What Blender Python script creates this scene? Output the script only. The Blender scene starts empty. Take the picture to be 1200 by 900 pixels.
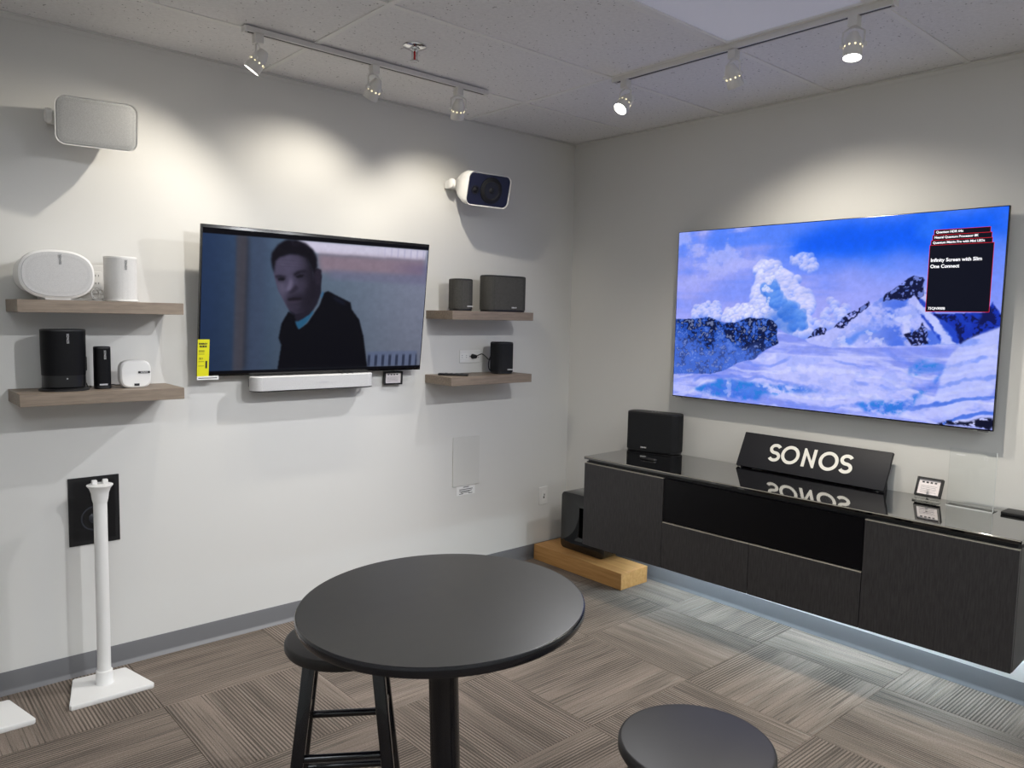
import bpy, bmesh, math, random
import numpy as np
from mathutils import Vector, Matrix, Euler

S = bpy.context.scene
COL = S.collection
PI = math.pi
R = math.radians
random.seed(7)

# ------------------------------------------------------------------ camera
cam_data = bpy.data.cameras.new('camera')
cam = bpy.data.objects.new('camera', cam_data)
COL.objects.link(cam)
YAW, PITCH, ROLL = 0.723486, -0.087454, 0.021821
fw = Vector((math.sin(YAW)*math.cos(PITCH), math.cos(YAW)*math.cos(PITCH), math.sin(PITCH)))
rt = Vector((math.cos(YAW), -math.sin(YAW), 0))
up = rt.cross(fw)
cr, sr = math.cos(ROLL), math.sin(ROLL)
r2 = cr*rt + sr*up
u2 = -sr*rt + cr*up
cam.matrix_world = Matrix(((r2.x, u2.x, -fw.x, -3.69994), (r2.y, u2.y, -fw.y, -3.61208), (r2.z, u2.z, -fw.z, 1.57852), (0, 0, 0, 1)))
cam_data.sensor_width = 36
cam_data.lens = 903.187/1200*36
cam_data.clip_start = 0.05
S.camera = cam

# ------------------------------------------------------------------ world and exposure
W = bpy.data.worlds.new('world'); S.world = W; W.use_nodes = True
W.node_tree.nodes['Background'].inputs[0].default_value = (0.05, 0.05, 0.055, 1)
W.node_tree.nodes['Background'].inputs[1].default_value = 0.3
S.view_settings.view_transform = 'Standard'
S.view_settings.look = 'None'
S.view_settings.gamma = 1
S.view_settings.use_curve_mapping = False
EXPOSURE = 0.0
S.view_settings.exposure = EXPOSURE
SCREEN = 2.0**(-EXPOSURE)
SPOT_COL = (1.0, 0.93, 0.81)
FLOOD_COL = (0.96, 0.97, 1.0)
FILL_COL = (0.88, 0.94, 1.0)
FILL_POWER = 15.0
LED_POWER = 75.0
# power and direction of the six track heads: left track first, then right track
HEADS = [
    # base x, y, aim, watts, cone, colour
    (-2.375, -0.535, (-0.46, 0.34, -0.82), 20, 116, SPOT_COL),
    (-1.840, -0.535, (-0.14, 0.56, -0.82), 15, 116, SPOT_COL),
    (-1.370, -0.535, (0.22, 0.44, -0.87), 17, 118, SPOT_COL),
    (-0.900, -1.190, (-0.66, 0.06, -0.75), 78, 104, FLOOD_COL),
    (-0.900, -1.760, (0.48, -0.08, -0.87), 44, 114, SPOT_COL),
    (-0.900, -2.255, (-0.16, -0.06, -0.98), 92, 124, SPOT_COL),
    # two heads added on an unseen track, placed by shadows, washing the left wall
    (-1.950, -2.900, (-0.55, 2.90, -1.95), 90, 66, FLOOD_COL),
    (-1.250, -2.900, (-0.20, 2.90, -1.85), 76, 62, FLOOD_COL),
]

# ------------------------------------------------------------------ colours and materials
def lin(c):
    c = c/255.0
    return c/12.92 if c <= 0.04045 else ((c+0.055)/1.055)**2.4
def rgb(r, g, b): return (lin(r), lin(g), lin(b), 1)

def new_mat(name):
    m = bpy.data.materials.new(name); m.use_nodes = True
    nt = m.node_tree
    return m, nt, nt.nodes['Principled BSDF']

def plain(name, col, rough=0.5, metal=0.0, coat=0.0, spec=0.5, bump=0.0, bscale=200.0, vary=0.0):
    m, nt, b = new_mat(name)
    b.inputs['Base Color'].default_value = col
    b.inputs['Roughness'].default_value = rough
    b.inputs['Metallic'].default_value = metal
    b.inputs['Coat Weight'].default_value = coat
    b.inputs['Coat Roughness'].default_value = 0.05
    b.inputs['Specular IOR Level'].default_value = spec
    tc = nt.nodes.new('ShaderNodeTexCoord')
    nz = nt.nodes.new('ShaderNodeTexNoise'); nz.inputs['Scale'].default_value = bscale; nz.inputs['Detail'].default_value = 4
    nt.links.new(tc.outputs['Object'], nz.inputs['Vector'])
    if bump > 0:
        bp = nt.nodes.new('ShaderNodeBump'); bp.inputs['Strength'].default_value = bump; bp.inputs['Distance'].default_value = 0.002
        nt.links.new(nz.outputs['Fac'], bp.inputs['Height']); nt.links.new(bp.outputs['Normal'], b.inputs['Normal'])
    if vary > 0:
        mx = nt.nodes.new('ShaderNodeMix'); mx.data_type = 'RGBA'
        mx.inputs['A'].default_value = tuple(c*(1-vary) for c in col[:3])+(1,)
        mx.inputs['B'].default_value = tuple(min(1, c*(1+vary)) for c in col[:3])+(1,)
        nt.links.new(nz.outputs['Fac'], mx.inputs['Factor']); nt.links.new(mx.outputs['Result'], b.inputs['Base Color'])
    return m

def emit(name, col, strength):
    m, nt, b = new_mat(name)
    b.inputs['Base Color'].default_value = tuple(0.3*c for c in col[:3])+(1,)
    b.inputs['Specular IOR Level'].default_value = 0.05
    b.inputs['Emission Color'].default_value = col
    b.inputs['Emission Strength'].default_value = strength
    return m

def wood(name, c1, c2, axis='X', scale=6.0, rough=0.45, stretch=14.0, bump=0.15):
    """grain running along the given axis of the object"""
    m, nt, b = new_mat(name)
    tc = nt.nodes.new('ShaderNodeTexCoord'); mp = nt.nodes.new('ShaderNodeMapping')
    sc = [stretch, stretch, stretch]; sc['XYZ'.index(axis)] = 1.0
    mp.inputs['Scale'].default_value = sc
    nz = nt.nodes.new('ShaderNodeTexNoise'); nz.inputs['Scale'].default_value = scale; nz.inputs['Detail'].default_value = 8; nz.inputs['Roughness'].default_value = 0.65
    cr_ = nt.nodes.new('ShaderNodeValToRGB')
    cr_.color_ramp.elements[0].position = 0.32; cr_.color_ramp.elements[0].color = c1
    cr_.color_ramp.elements[1].position = 0.68; cr_.color_ramp.elements[1].color = c2
    bp = nt.nodes.new('ShaderNodeBump'); bp.inputs['Strength'].default_value = bump; bp.inputs['Distance'].default_value = 0.001
    L = nt.links.new
    L(tc.outputs['Object'], mp.inputs['Vector']); L(mp.outputs['Vector'], nz.inputs['Vector'])
    L(nz.outputs['Fac'], cr_.inputs['Fac']); L(cr_.outputs['Color'], b.inputs['Base Color'])
    L(nz.outputs['Fac'], bp.inputs['Height']); L(bp.outputs['Normal'], b.inputs['Normal'])
    b.inputs['Roughness'].default_value = rough
    return m

def grille(name, c1, c2, scale=900.0, rough=0.7, spec=0.3):
    """perforated metal or woven cloth: fine dots"""
    m, nt, b = new_mat(name)
    tc = nt.nodes.new('ShaderNodeTexCoord')
    v = nt.nodes.new('ShaderNodeTexVoronoi'); v.inputs['Scale'].default_value = scale; v.inputs['Randomness'].default_value = 0.6
    cr_ = nt.nodes.new('ShaderNodeValToRGB')
    cr_.color_ramp.elements[0].position = 0.25; cr_.color_ramp.elements[0].color = c1
    cr_.color_ramp.elements[1].position = 0.6; cr_.color_ramp.elements[1].color = c2
    bp = nt.nodes.new('ShaderNodeBump'); bp.inputs['Strength'].default_value = 0.3; bp.inputs['Distance'].default_value = 0.0006
    L = nt.links.new
    L(tc.outputs['Object'], v.inputs['Vector']); L(v.outputs['Distance'], cr_.inputs['Fac']); L(cr_.outputs['Color'], b.inputs['Base Color'])
    L(v.outputs['Distance'], bp.inputs['Height']); L(bp.outputs['Normal'], b.inputs['Normal'])
    b.inputs['Roughness'].default_value = rough; b.inputs['Specular IOR Level'].default_value = spec
    return m

def carpet_mat():
    m, nt, b = new_mat('carpet')
    L = nt.links.new
    N = nt.nodes.new
    tc = N('ShaderNodeTexCoord'); oi = N('ShaderNodeObjectInfo')
    off = N('ShaderNodeVectorMath'); off.operation = 'MULTIPLY_ADD'
    off.inputs[1].default_value = (37.0, 53.0, 0.0)
    rv = N('ShaderNodeCombineXYZ'); L(oi.outputs['Random'], rv.inputs[0]); L(oi.outputs['Random'], rv.inputs[1])
    L(rv.outputs[0], off.inputs[0]); L(tc.outputs['Object'], off.inputs[2])
    def noise(sx, sy, detail=3, rough=0.5):
        mp = N('ShaderNodeMapping'); mp.inputs['Scale'].default_value = (sx, sy, 1)
        n = N('ShaderNodeTexNoise'); n.inputs['Scale'].default_value = 1.0; n.inputs['Detail'].default_value = detail; n.inputs['Roughness'].default_value = rough
        L(off.outputs[0], mp.inputs['Vector']); L(mp.outputs[0], n.inputs['Vector'])
        return n.outputs['Fac']
    def ramp(src, p0, p1, c0=(0, 0, 0, 1), c1=(1, 1, 1, 1)):
        r = N('ShaderNodeValToRGB'); r.color_ramp.elements[0].position = p0; r.color_ramp.elements[1].position = p1
        r.color_ramp.elements[0].color = c0; r.color_ramp.elements[1].color = c1
        L(src, r.inputs['Fac']); return r.outputs['Color']
    # streaks run along the tile's own x
    bands = noise(1.3, 11.0, 3)
    streak = noise(2.4, 150.0, 3, 0.5)
    broken = noise(2.8, 120.0, 3, 0.5)
    pile = noise(210.0, 210.0, 3, 0.7)
    wv = N('ShaderNodeTexWave'); wv.wave_type = 'BANDS'; wv.bands_direction = 'Y'; wv.inputs['Scale'].default_value = 23.0; wv.inputs['Distortion'].default_value = 0.0
    L(off.outputs[0], wv.inputs['Vector'])
    base = ramp(bands, 0.36, 0.64, rgb(122, 111, 102), rgb(145, 132, 121))
    # long darker and lighter broken streaks
    m1 = N('ShaderNodeMix'); m1.data_type = 'RGBA'; m1.inputs['B'].default_value = rgb(92, 86, 78)
    L(ramp(streak, 0.54, 0.66), m1.inputs['Factor']); L(base, m1.inputs['A'])
    m2 = N('ShaderNodeMix'); m2.data_type = 'RGBA'; m2.inputs['B'].default_value = rgb(146, 139, 129)
    L(ramp(broken, 0.60, 0.72), m2.inputs['Factor']); L(m1.outputs['Result'], m2.inputs['A'])
    # corduroy ribs, in some zones of the tile only
    zone = N('ShaderNodeMath'); zone.operation = 'MULTIPLY'
    L(ramp(noise(0.8, 3.2, 1), 0.40, 0.52), zone.inputs[0]); L(ramp(wv.outputs['Color'], 0.45, 0.7), zone.inputs[1])
    m3 = N('ShaderNodeMix'); m3.data_type = 'RGBA'; m3.inputs['B'].default_value = rgb(70, 65, 59)
    z2 = N('ShaderNodeMath'); z2.operation = 'MULTIPLY'; z2.inputs[1].default_value = 0.75; L(zone.outputs[0], z2.inputs[0])
    L(z2.outputs[0], m3.inputs['Factor']); L(m2.outputs['Result'], m3.inputs['A'])
    m4 = N('ShaderNodeMix'); m4.data_type = 'RGBA'; m4.blend_type = 'MULTIPLY'; m4.inputs['Factor'].default_value = 0.6
    L(m3.outputs['Result'], m4.inputs['A']); L(ramp(pile, 0.3, 0.65, (0.5, 0.5, 0.5, 1), (1.4, 1.4, 1.4, 1)), m4.inputs['B'])
    L(m4.outputs['Result'], b.inputs['Base Color'])
    b.inputs['Roughness'].default_value = 0.95; b.inputs['Specular IOR Level'].default_value = 0.1
    bp = N('ShaderNodeBump'); bp.inputs['Strength'].default_value = 0.5; bp.inputs['Distance'].default_value = 0.003
    L(pile, bp.inputs['Height']); L(bp.outputs['Normal'], b.inputs['Normal'])
    return m

def ceiling_mat():
    m, nt, b = new_mat('mineral_fibre_tile')
    L = nt.links.new; N = nt.nodes.new
    tc = N('ShaderNodeTexCoord')
    v = N('ShaderNodeTexVoronoi'); v.inputs['Scale'].default_value = 46.0
    n = N('ShaderNodeTexNoise'); n.inputs['Scale'].default_value = 60.0; n.inputs['Detail'].default_value = 6; n.inputs['Roughness'].default_value = 0.7
    n2 = N('ShaderNodeTexNoise'); n2.inputs['Scale'].default_value = 18.0
    for x in (v, n, n2): L(tc.outputs['Object'], x.inputs['Vector'])
    r1 = N('ShaderNodeValToRGB'); r1.color_ramp.elements[0].position = 0.10; r1.color_ramp.elements[0].color = rgb(150, 148, 146)
    r1.color_ramp.elements[1].position = 0.20; r1.color_ramp.elements[1].color = rgb(238, 237, 236)
    ad = N('ShaderNodeMath'); ad.operation = 'MULTIPLY_ADD'; ad.inputs[1].default_value = 0.35; L(n2.outputs['Fac'], ad.inputs[0]); L(v.outputs['Distance'], ad.inputs[2])
    sb = N('ShaderNodeMath'); sb.operation = 'SUBTRACT'; sb.inputs[1].default_value = 0.13; L(ad.outputs[0], sb.inputs[0])
    L(sb.outputs[0], r1.inputs['Fac'])
    mx = N('ShaderNodeMix'); mx.data_type = 'RGBA'; mx.blend_type = 'MULTIPLY'; mx.inputs['Factor'].default_value = 0.5
    r2_ = N('ShaderNodeValToRGB'); r2_.color_ramp.elements[0].position = 0.3; r2_.color_ramp.elements[0].color = (0.8, 0.8, 0.8, 1); r2_.color_ramp.elements[1].position = 0.6
    L(n.outputs['Fac'], r2_.inputs['Fac']); L(r1.outputs['Color'], mx.inputs['A']); L(r2_.outputs['Color'], mx.inputs['B'])
    L(mx.outputs['Result'], b.inputs['Base Color'])
    bp = N('ShaderNodeBump'); bp.inputs['Strength'].default_value = 0.4; bp.inputs['Distance'].default_value = 0.002
    L(n.outputs['Fac'], bp.inputs['Height']); L(bp.outputs['Normal'], b.inputs['Normal'])
    b.inputs['Roughness'].default_value = 0.95; b.inputs['Specular IOR Level'].default_value = 0.1
    return m

def screen_mat(name, strength):
    m, nt, b = new_mat(name)
    at = nt.nodes.new('ShaderNodeAttribute'); at.attribute_name = 'picture'
    b.inputs['Base Color'].default_value = (0.004, 0.004, 0.005, 1)
    b.inputs['Roughness'].default_value = 0.2; b.inputs['Specular IOR Level'].default_value = 0.03
    nt.links.new(at.outputs['Color'], b.inputs['Emission Color'])
    b.inputs['Emission Strength'].default_value = strength
    return m

def glass(name, tint):
    """thin clear sheet: see-through with a faint mirror on top"""
    m, nt, b = new_mat(name)
    tr = nt.nodes.new('ShaderNodeBsdfTransparent'); tr.inputs['Color'].default_value = tint
    gl = nt.nodes.new('ShaderNodeBsdfGlossy'); gl.inputs['Roughness'].default_value = 0.02
    fr = nt.nodes.new('ShaderNodeFresnel'); fr.inputs['IOR'].default_value = 1.3
    mx = nt.nodes.new('ShaderNodeMixShader')
    nt.links.new(fr.outputs[0], mx.inputs[0]); nt.links.new(tr.outputs[0], mx.inputs[1]); nt.links.new(gl.outputs[0], mx.inputs[2])
    nt.links.new(mx.outputs[0], nt.nodes['Material Output'].inputs['Surface'])
    return m

M = {}
M['wall'] = plain('wall_paint', rgb(219, 218, 214), 0.62, bump=0.12, bscale=260, spec=0.3)
M['wall2'] = M['wall']
M['panel'] = plain('panel_paint', rgb(212, 211, 206), 0.55)
M['carpet'] = carpet_mat()
M['tile'] = ceiling_mat()
M['tbar'] = plain('grid_bar_white', rgb(236, 235, 232), 0.5)
M['plenum'] = plain('plenum_dark', rgb(60, 58, 56), 0.9)
M['cove'] = plain('rubber_baseboard', rgb(108, 108, 110), 0.42, bump=0.05, bscale=40)
M['white'] = plain('white_plastic', rgb(232, 231, 228), 0.42)
M['white_satin'] = plain('white_satin', rgb(238, 237, 234), 0.35, bump=0.02)
M['white_metal'] = plain('white_enamel', rgb(222, 220, 216), 0.35)
M['grille_white'] = grille('white_grille', rgb(178, 178, 178), rgb(206, 205, 204), 700)
M['grille_pale'] = grille('pale_grille', rgb(196, 195, 193), rgb(220, 219, 217), 700)
M['grille_grey'] = grille('grey_outdoor_grille', rgb(170, 170, 168), rgb(202, 202, 200), 500)
M['grille_black'] = grille('black_grille', rgb(8, 8, 10), rgb(20, 20, 23), 700, 0.5, 0.15)
M['cloth_dark'] = grille('charcoal_speaker_cloth', rgb(46, 45, 43), rgb(82, 81, 78), 420, 0.85)
M['cloth_black'] = grille('black_speaker_cloth', rgb(16, 17, 19), rgb(36, 37, 40), 420, 0.85)
M['black'] = plain('black_plastic', rgb(20, 20, 22), 0.45)
M['black_gloss'] = plain('black_gloss', rgb(10, 10, 12), 0.08, coat=0.5)
M['black_satin'] = plain('black_satin_paint', rgb(14, 14, 17), 0.32)
M['black_lacquer'] = plain('black_lacquer', rgb(13, 14, 20), 0.22, coat=0.25)
M['bezel'] = plain('screen_bezel', rgb(9, 9, 11), 0.25)
M['steel'] = plain('brushed_steel', rgb(150, 150, 152), 0.3, metal=1.0)
M['chrome'] = plain('chrome', rgb(210, 210, 212), 0.08, metal=1.0)
M['dark_metal'] = plain('dark_slot', rgb(34, 33, 34), 0.5)
M['red'] = plain('red_glass_bulb', rgb(170, 24, 30), 0.1, coat=0.5)
M['shelf'] = wood('grey_oak_laminate', rgb(122, 108, 94), rgb(150, 135, 119), 'X', 9.0, 0.5)
M['plinth'] = wood('honey_oak', rgb(178, 128, 70), rgb(206, 158, 98), 'Y', 4.0, 0.45)
M['console'] = wood('charcoal_ash', rgb(32, 31, 33), rgb(56, 54, 55), 'Z', 16.0, 0.5, 10.0)
M['edge'] = plain('pale_edge_band', rgb(168, 163, 150), 0.4)
M['console_body'] = plain('console_black', rgb(24, 24, 26), 0.45)
M['console_side'] = wood('console_side_veneer', rgb(44, 42, 42), rgb(70, 67, 65), 'Z', 14.0, 0.5, 10.0)
M['fascia'] = plain('black_fascia', rgb(5, 5, 9), 0.3, spec=0.2)
M['topglass'] = plain('black_glass', rgb(5, 5, 7), 0.025, coat=1.0, spec=0.9)
M['tabletop'] = plain('table_laminate', rgb(60, 59, 57), 0.36, bump=0.03, bscale=22, vary=0.10)
M['stooltop'] = plain('stool_lacquer', rgb(48, 46, 45), 0.42, spec=0.3, bump=0.02, bscale=14, vary=0.15)
M['sign_face'] = plain('sign_charcoal', rgb(40, 40, 44), 0.55, spec=0.25)
M['sign_text'] = plain('sign_lettering', rgb(236, 234, 226), 0.5)
M['ink'] = plain('print_black', rgb(28, 28, 30), 0.6)
M['paper'] = plain('card_paper', rgb(232, 224, 224), 0.6)
M['label_white'] = plain('label_white', rgb(240, 240, 238), 0.5)
M['print_white'] = plain('print_white', rgb(225, 225, 225), 0.5)
M['silver_print'] = plain('silver_print', rgb(190, 190, 194), 0.35)
M['grey_print'] = plain('grey_print', rgb(120, 120, 120), 0.5)
M['yellow'] = plain('yellow_tag', rgb(226, 222, 20), 0.5)
M['navy'] = plain('navy_baffle', rgb(17, 19, 40), 0.4)
M['cone'] = plain('speaker_cone', rgb(26, 27, 31), 0.3)
M['cone_grey'] = plain('in_wall_cone', rgb(46, 48, 56), 0.3)
M['rubber'] = plain('rubber_surround', rgb(12, 12, 14), 0.4)
M['acrylic'] = glass('clear_acrylic', (0.97, 0.98, 0.98, 1))
M['acrylic_edge'] = plain('acrylic_edge', rgb(214, 216, 214), 0.2)
M['lamp_on'] = emit('lamp_lens', (1.0, 0.95, 0.86, 1), 14.0)
M['lamp_glow'] = emit('lamp_vent', (1.0, 0.85, 0.5, 1), 2.0)
M['troffer_on'] = emit('troffer_diffuser', FILL_COL+(1,), FILL_POWER)
M['troffer_dim'] = plain('prismatic_lens', rgb(216, 217, 224), 0.25, bump=0.3, bscale=120)
M['troffer_dim'].node_tree.nodes['Principled BSDF'].inputs['Emission Color'].default_value = (0.72, 0.74, 1.0, 1)
M['troffer_dim'].node_tree.nodes['Principled BSDF'].inputs['Emission Strength'].default_value = 0.12  # faint glow added so the lens reads brighter than the tiles
M['led'] = emit('led_strip', (0.68, 0.86, 1.0, 1), LED_POWER)
M['scr_txt'] = emit('screen_text', (0.9, 0.9, 0.95, 1), 1.0*SCREEN)
M['scr_panel'] = emit('screen_panel', (0.004, 0.005, 0.012, 1), 1.0*SCREEN)
M['scr_red'] = emit('screen_red', (0.62, 0.015, 0.03, 1), 1.0*SCREEN)
M['screen'] = screen_mat('screen', SCREEN)

# ------------------------------------------------------------------ geometry helpers
class MB:
    """collects shapes into one bmesh; build() links them as ONE mesh object"""
    def __init__(s): s.bm = bmesh.new()
    def box(s, x0, x1, y0, y1, z0, z1):
        v = [s.bm.verts.new((x, y, z)) for z in (z0, z1) for y in (y0, y1) for x in (x0, x1)]
        for f in ((0, 2, 3, 1), (4, 5, 7, 6), (0, 1, 5, 4), (2, 6, 7, 3), (0, 4, 6, 2), (1, 3, 7, 5)): s.bm.faces.new([v[i] for i in f])
        return s
    def loft(s, loops, cap=(True, True)):
        L = [[s.bm.verts.new(p) for p in lp] for lp in loops]
        n = len(L[0])
        for a, b in zip(L, L[1:]):
            for i in range(n): s.bm.faces.new((a[i], a[(i+1) % n], b[(i+1) % n], b[i]))
        if cap[0]: s.bm.faces.new(L[0][::-1])
        if cap[1]: s.bm.faces.new(L[-1])
        return s
    def lathe(s, prof, origin=(0, 0, 0), axis=(0, 0, 1), n=32, cap=(True, True)):
        q = Vector((0, 0, 1)).rotation_difference(Vector(axis).normalized()); o = Vector(origin)
        return s.loft([[o+q @ Vector((r*math.cos(2*PI*i/n), r*math.sin(2*PI*i/n), h)) for i in range(n)] for r, h in prof], cap)
    def cyl(s, p0, p1, r0, r1=None, n=24):
        p0 = Vector(p0); p1 = Vector(p1)
        return s.lathe([(r0, 0), (r0 if r1 is None else r1, (p1-p0).length)], p0, p1-p0, n)
    def tube(s, pts, r, n=8):
        pts = [Vector(p) for p in pts]; loops = []
        nrm = None
        for i, p in enumerate(pts):
            t = (pts[min(i+1, len(pts)-1)]-pts[max(i-1, 0)]).normalized()
            if nrm is None: nrm = t.orthogonal().normalized()
            nrm = (nrm - t*nrm.dot(t)).normalized(); b = t.cross(nrm)
            loops.append([p+r*(math.cos(2*PI*k/n)*nrm+math.sin(2*PI*k/n)*b) for k in range(n)])
        return s.loft(loops)
    def prism(s, pts, f0, f1):
        """pts in 2D; f0 and f1 map a 2D point to 3D on the two end faces"""
        return s.loft([[f0(p) for p in pts], [f1(p) for p in pts]])
    def build(s, name, mat, parent=None, bevel=0.0, seg=2, smooth=True, loc=None, rot=None, kind=None):
        bmesh.ops.recalc_face_normals(s.bm, faces=s.bm.faces)
        if bevel > 0:
            e = [x for x in s.bm.edges if len(x.link_faces) == 2 and x.calc_face_angle(0) > R(35)]
            bmesh.ops.bevel(s.bm, geom=e, offset=bevel, segments=seg, profile=0.5, affect='EDGES', clamp_overlap=True)
        me = bpy.data.meshes.new(name); s.bm.to_mesh(me); s.bm.free()
        if smooth:
            for p in me.polygons: p.use_smooth = True
            me.set_sharp_from_angle(angle=R(38))
        me.materials.append(mat)
        o = bpy.data.objects.new(name, me); COL.objects.link(o)
        if parent: o.parent = parent
        if loc: o.location = loc
        if rot: o.rotation_euler = rot
        if kind: o['kind'] = kind
        return o

def rrect(w, h, r, n=6):
    """rounded rectangle, centred"""
    P = []
    for cx, cy, a in ((w/2-r, h/2-r, 0), (-w/2+r, h/2-r, 90), (-w/2+r, -h/2+r, 180), (w/2-r, -h/2+r, 270)):
        for i in range(n+1):
            t = R(a+90*i/n); P.append((cx+r*math.cos(t), cy+r*math.sin(t)))
    return P
def superell(w, h, e, n=64):
    P = []
    for i in range(n):
        t = 2*PI*i/n; c, s_ = math.cos(t), math.sin(t)
        P.append((w/2*math.copysign(abs(c)**(2/e), c), h/2*math.copysign(abs(s_)**(2/e), s_)))
    return P
def XZ(pts, y, cx=0, cz=0): return [Vector((cx+p[0], y, cz+p[1])) for p in pts]
def XY(pts, z, cx=0, cy=0): return [Vector((cx+p[0], cy+p[1], z)) for p in pts]

def tag(o, label, cat=None, group=None, kind=None):
    o['label'] = label
    if cat: o['category'] = cat
    if group: o['group'] = group
    if kind: o['kind'] = kind
    return o
def thing(name, label, cat, loc=(0, 0, 0), rot=(0, 0, 0), group=None):
    o = bpy.data.objects.new(name, None); COL.objects.link(o); o.empty_display_size = 0.05
    o.location = loc; o.rotation_euler = rot
    return tag(o, label, cat, group)
def dup(root, loc, rotz=None, label=None):
    r = root.copy(); COL.objects.link(r); r.location = loc
    if rotz is not None: r.rotation_euler = (0, 0, rotz)
    if label: r['label'] = label
    for ch in list(root.children):
        c = ch.copy(); COL.objects.link(c); c.parent = r
        for g in ch.children:
            d = g.copy(); COL.objects.link(d); d.parent = c
    return r
def struct(o, label):
    o['kind'] = 'structure'; o['label'] = label; return o

FACE = (PI/2, 0, 0)      # text that faces -y and reads along +x
def text(name, s, size, mat, parent, loc, rot=FACE, ext=0.0004, bold=0.0, align='CENTER', space=1.0):
    cu = bpy.data.curves.new(name, 'FONT'); cu.body = s; cu.size = size; cu.extrude = ext; cu.offset = bold
    cu.align_x = align; cu.align_y = 'CENTER'; cu.space_character = space; cu.resolution_u = 3
    t = bpy.data.objects.new(name, cu); COL.objects.link(t)
    me = bpy.data.meshes.new_from_object(t)
    bpy.data.objects.remove(t); bpy.data.curves.remove(cu)
    me.name = name; me.materials.clear(); me.materials.append(mat)
    o = bpy.data.objects.new(name, me); COL.objects.link(o)
    o.parent = parent; o.location = loc; o.rotation_euler = rot; o['kind'] = 'stuff'
    return o

# ------------------------------------------------------------------ the room
H = 2.70
XB, YF = -5.6, -6.3
struct(MB().box(XB-0.1, 0.1, 0, 0.1, -0.05, H+0.1).build('wall_left', M['wall'], smooth=False), 'off-white painted wall on the left behind the smaller television')
struct(MB().box(0, 0.1, YF-0.1, 0, -0.05, H+0.1).build('wall_right', M['wall'], smooth=False), 'off-white painted wall on the right behind the large television')
struct(MB().box(XB-0.1, 0.1, YF-0.1, YF, -0.05, H+0.1).build('wall_front', M['wall'], smooth=False), 'plain wall behind the viewer')
struct(MB().box(XB-0.1, XB, YF, 0, -0.05, H+0.1).build('wall_back', M['wall'], smooth=False), 'plain wall far to the left, out of view')

# carpet tiles, quarter turned
floor = struct(MB().box(XB, 0, YF, 0, -0.05, -0.008).build('floor', M['plenum'], smooth=False), 'floor of grey brown carpet tiles laid quarter turn')
xs = [0.0, -0.32]
while xs[-1] > XB: xs.append(max(XB, xs[-1]-0.6125))
ys = [0.0, -0.505]
while ys[-1] > YF: ys.append(max(YF, ys[-1]-0.59))
tile_mesh = {}
for i in range(len(xs)-1):
    for j in range(len(ys)-1):
        w, d = xs[i]-xs[i+1], ys[j]-ys[j+1]
        turn = (i+j) % 2 == 1
        a, b_ = (d, w) if turn else (w, d)
        key = (round(a, 4), round(b_, 4))
        cx, cy = (xs[i]+xs[i+1])/2, (ys[j]+ys[j+1])/2
        if key not in tile_mesh:
            g = 0.0005
            o = MB().box(-a/2+g, a/2-g, -b_/2+g, b_/2-g, -0.008, 0).build('carpet_tile', M['carpet'], floor, bevel=0.0012, seg=1, smooth=False)
            tile_mesh[key] = o.data
        else:
            o = bpy.data.objects.new('carpet_tile', tile_mesh[key]); COL.objects.link(o); o.parent = floor
        o.location = (cx, cy, random.uniform(-0.0006, 0.0))
        o.rotation_euler = (0, 0, PI/2 if turn else 0)

# suspended ceiling
ceil_ = struct(MB().box(XB-0.1, 0.1, YF-0.1, 0.1, H+0.03, H+0.1).build('ceiling', M['plenum'], smooth=False), 'suspended ceiling of speckled mineral tiles in a white grid')
cx_ = [0.0, -0.908]
while cx_[-1] > XB: cx_.append(max(XB, cx_[-1]-1.22))
cy_ = [0.0, -0.502]
while cy_[-1] > YF: cy_.append(max(YF, cy_[-1]-0.61))
TROFF_DIM = [(1, 3)]
TROFF_FILL = [(3, 5), (3, 8), (1, 7)]  # unseen lit panels added overhead for cool room fill
ct_mesh = {}
for i in range(len(cx_)-1):
    for j in range(len(cy_)-1):
        if (i, j) in TROFF_DIM + TROFF_FILL: continue
        w, d = cx_[i]-cx_[i+1], cy_[j]-cy_[j+1]
        key = (round(w, 4), round(d, 4))
        if key not in ct_mesh:
            o = MB().box(-w/2+0.004, w/2-0.004, -d/2+0.004, d/2-0.004, 0.0, 0.015).build('ceiling_tile', M['tile'], ceil_, smooth=False)
            ct_mesh[key] = o.data
        else:
            o = bpy.data.objects.new('ceiling_tile', ct_mesh[key]); COL.objects.link(o); o.parent = ceil_
        o.location = ((cx_[i]+cx_[i+1])/2, (cy_[j]+cy_[j+1])/2, H+0.001+random.uniform(0, 0.002))
for x in cx_[1:-1]:
    MB().box(x-0.012, x+0.012, YF, 0, H-0.003, H+0.004).build('grid_bar', M['tbar'], ceil_, smooth=False)
for y in cy_[1:-1]:
    for i in range(len(cx_)-1):
        MB().box(cx_[i+1]+0.012, cx_[i]-0.012, y-0.012, y+0.012, H-0.0025, H+0.004).build('grid_bar', M['tbar'], ceil_, smooth=False)
struct(MB().box(XB, 0, -0.022, -0.0005, H-0.004, H).box(XB, 0, -0.003, -0.0005, H-0.022, H).build('trim_1', M['wall'], smooth=False), 'white wall angle where the ceiling meets the left wall')
struct(MB().box(-0.022, -0.0005, YF, -0.022, H-0.004, H).box(-0.003, -0.0005, YF, -0.022, H-0.022, H).build('trim_2', M['wall'], smooth=False), 'white wall angle where the ceiling meets the right wall')

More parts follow.
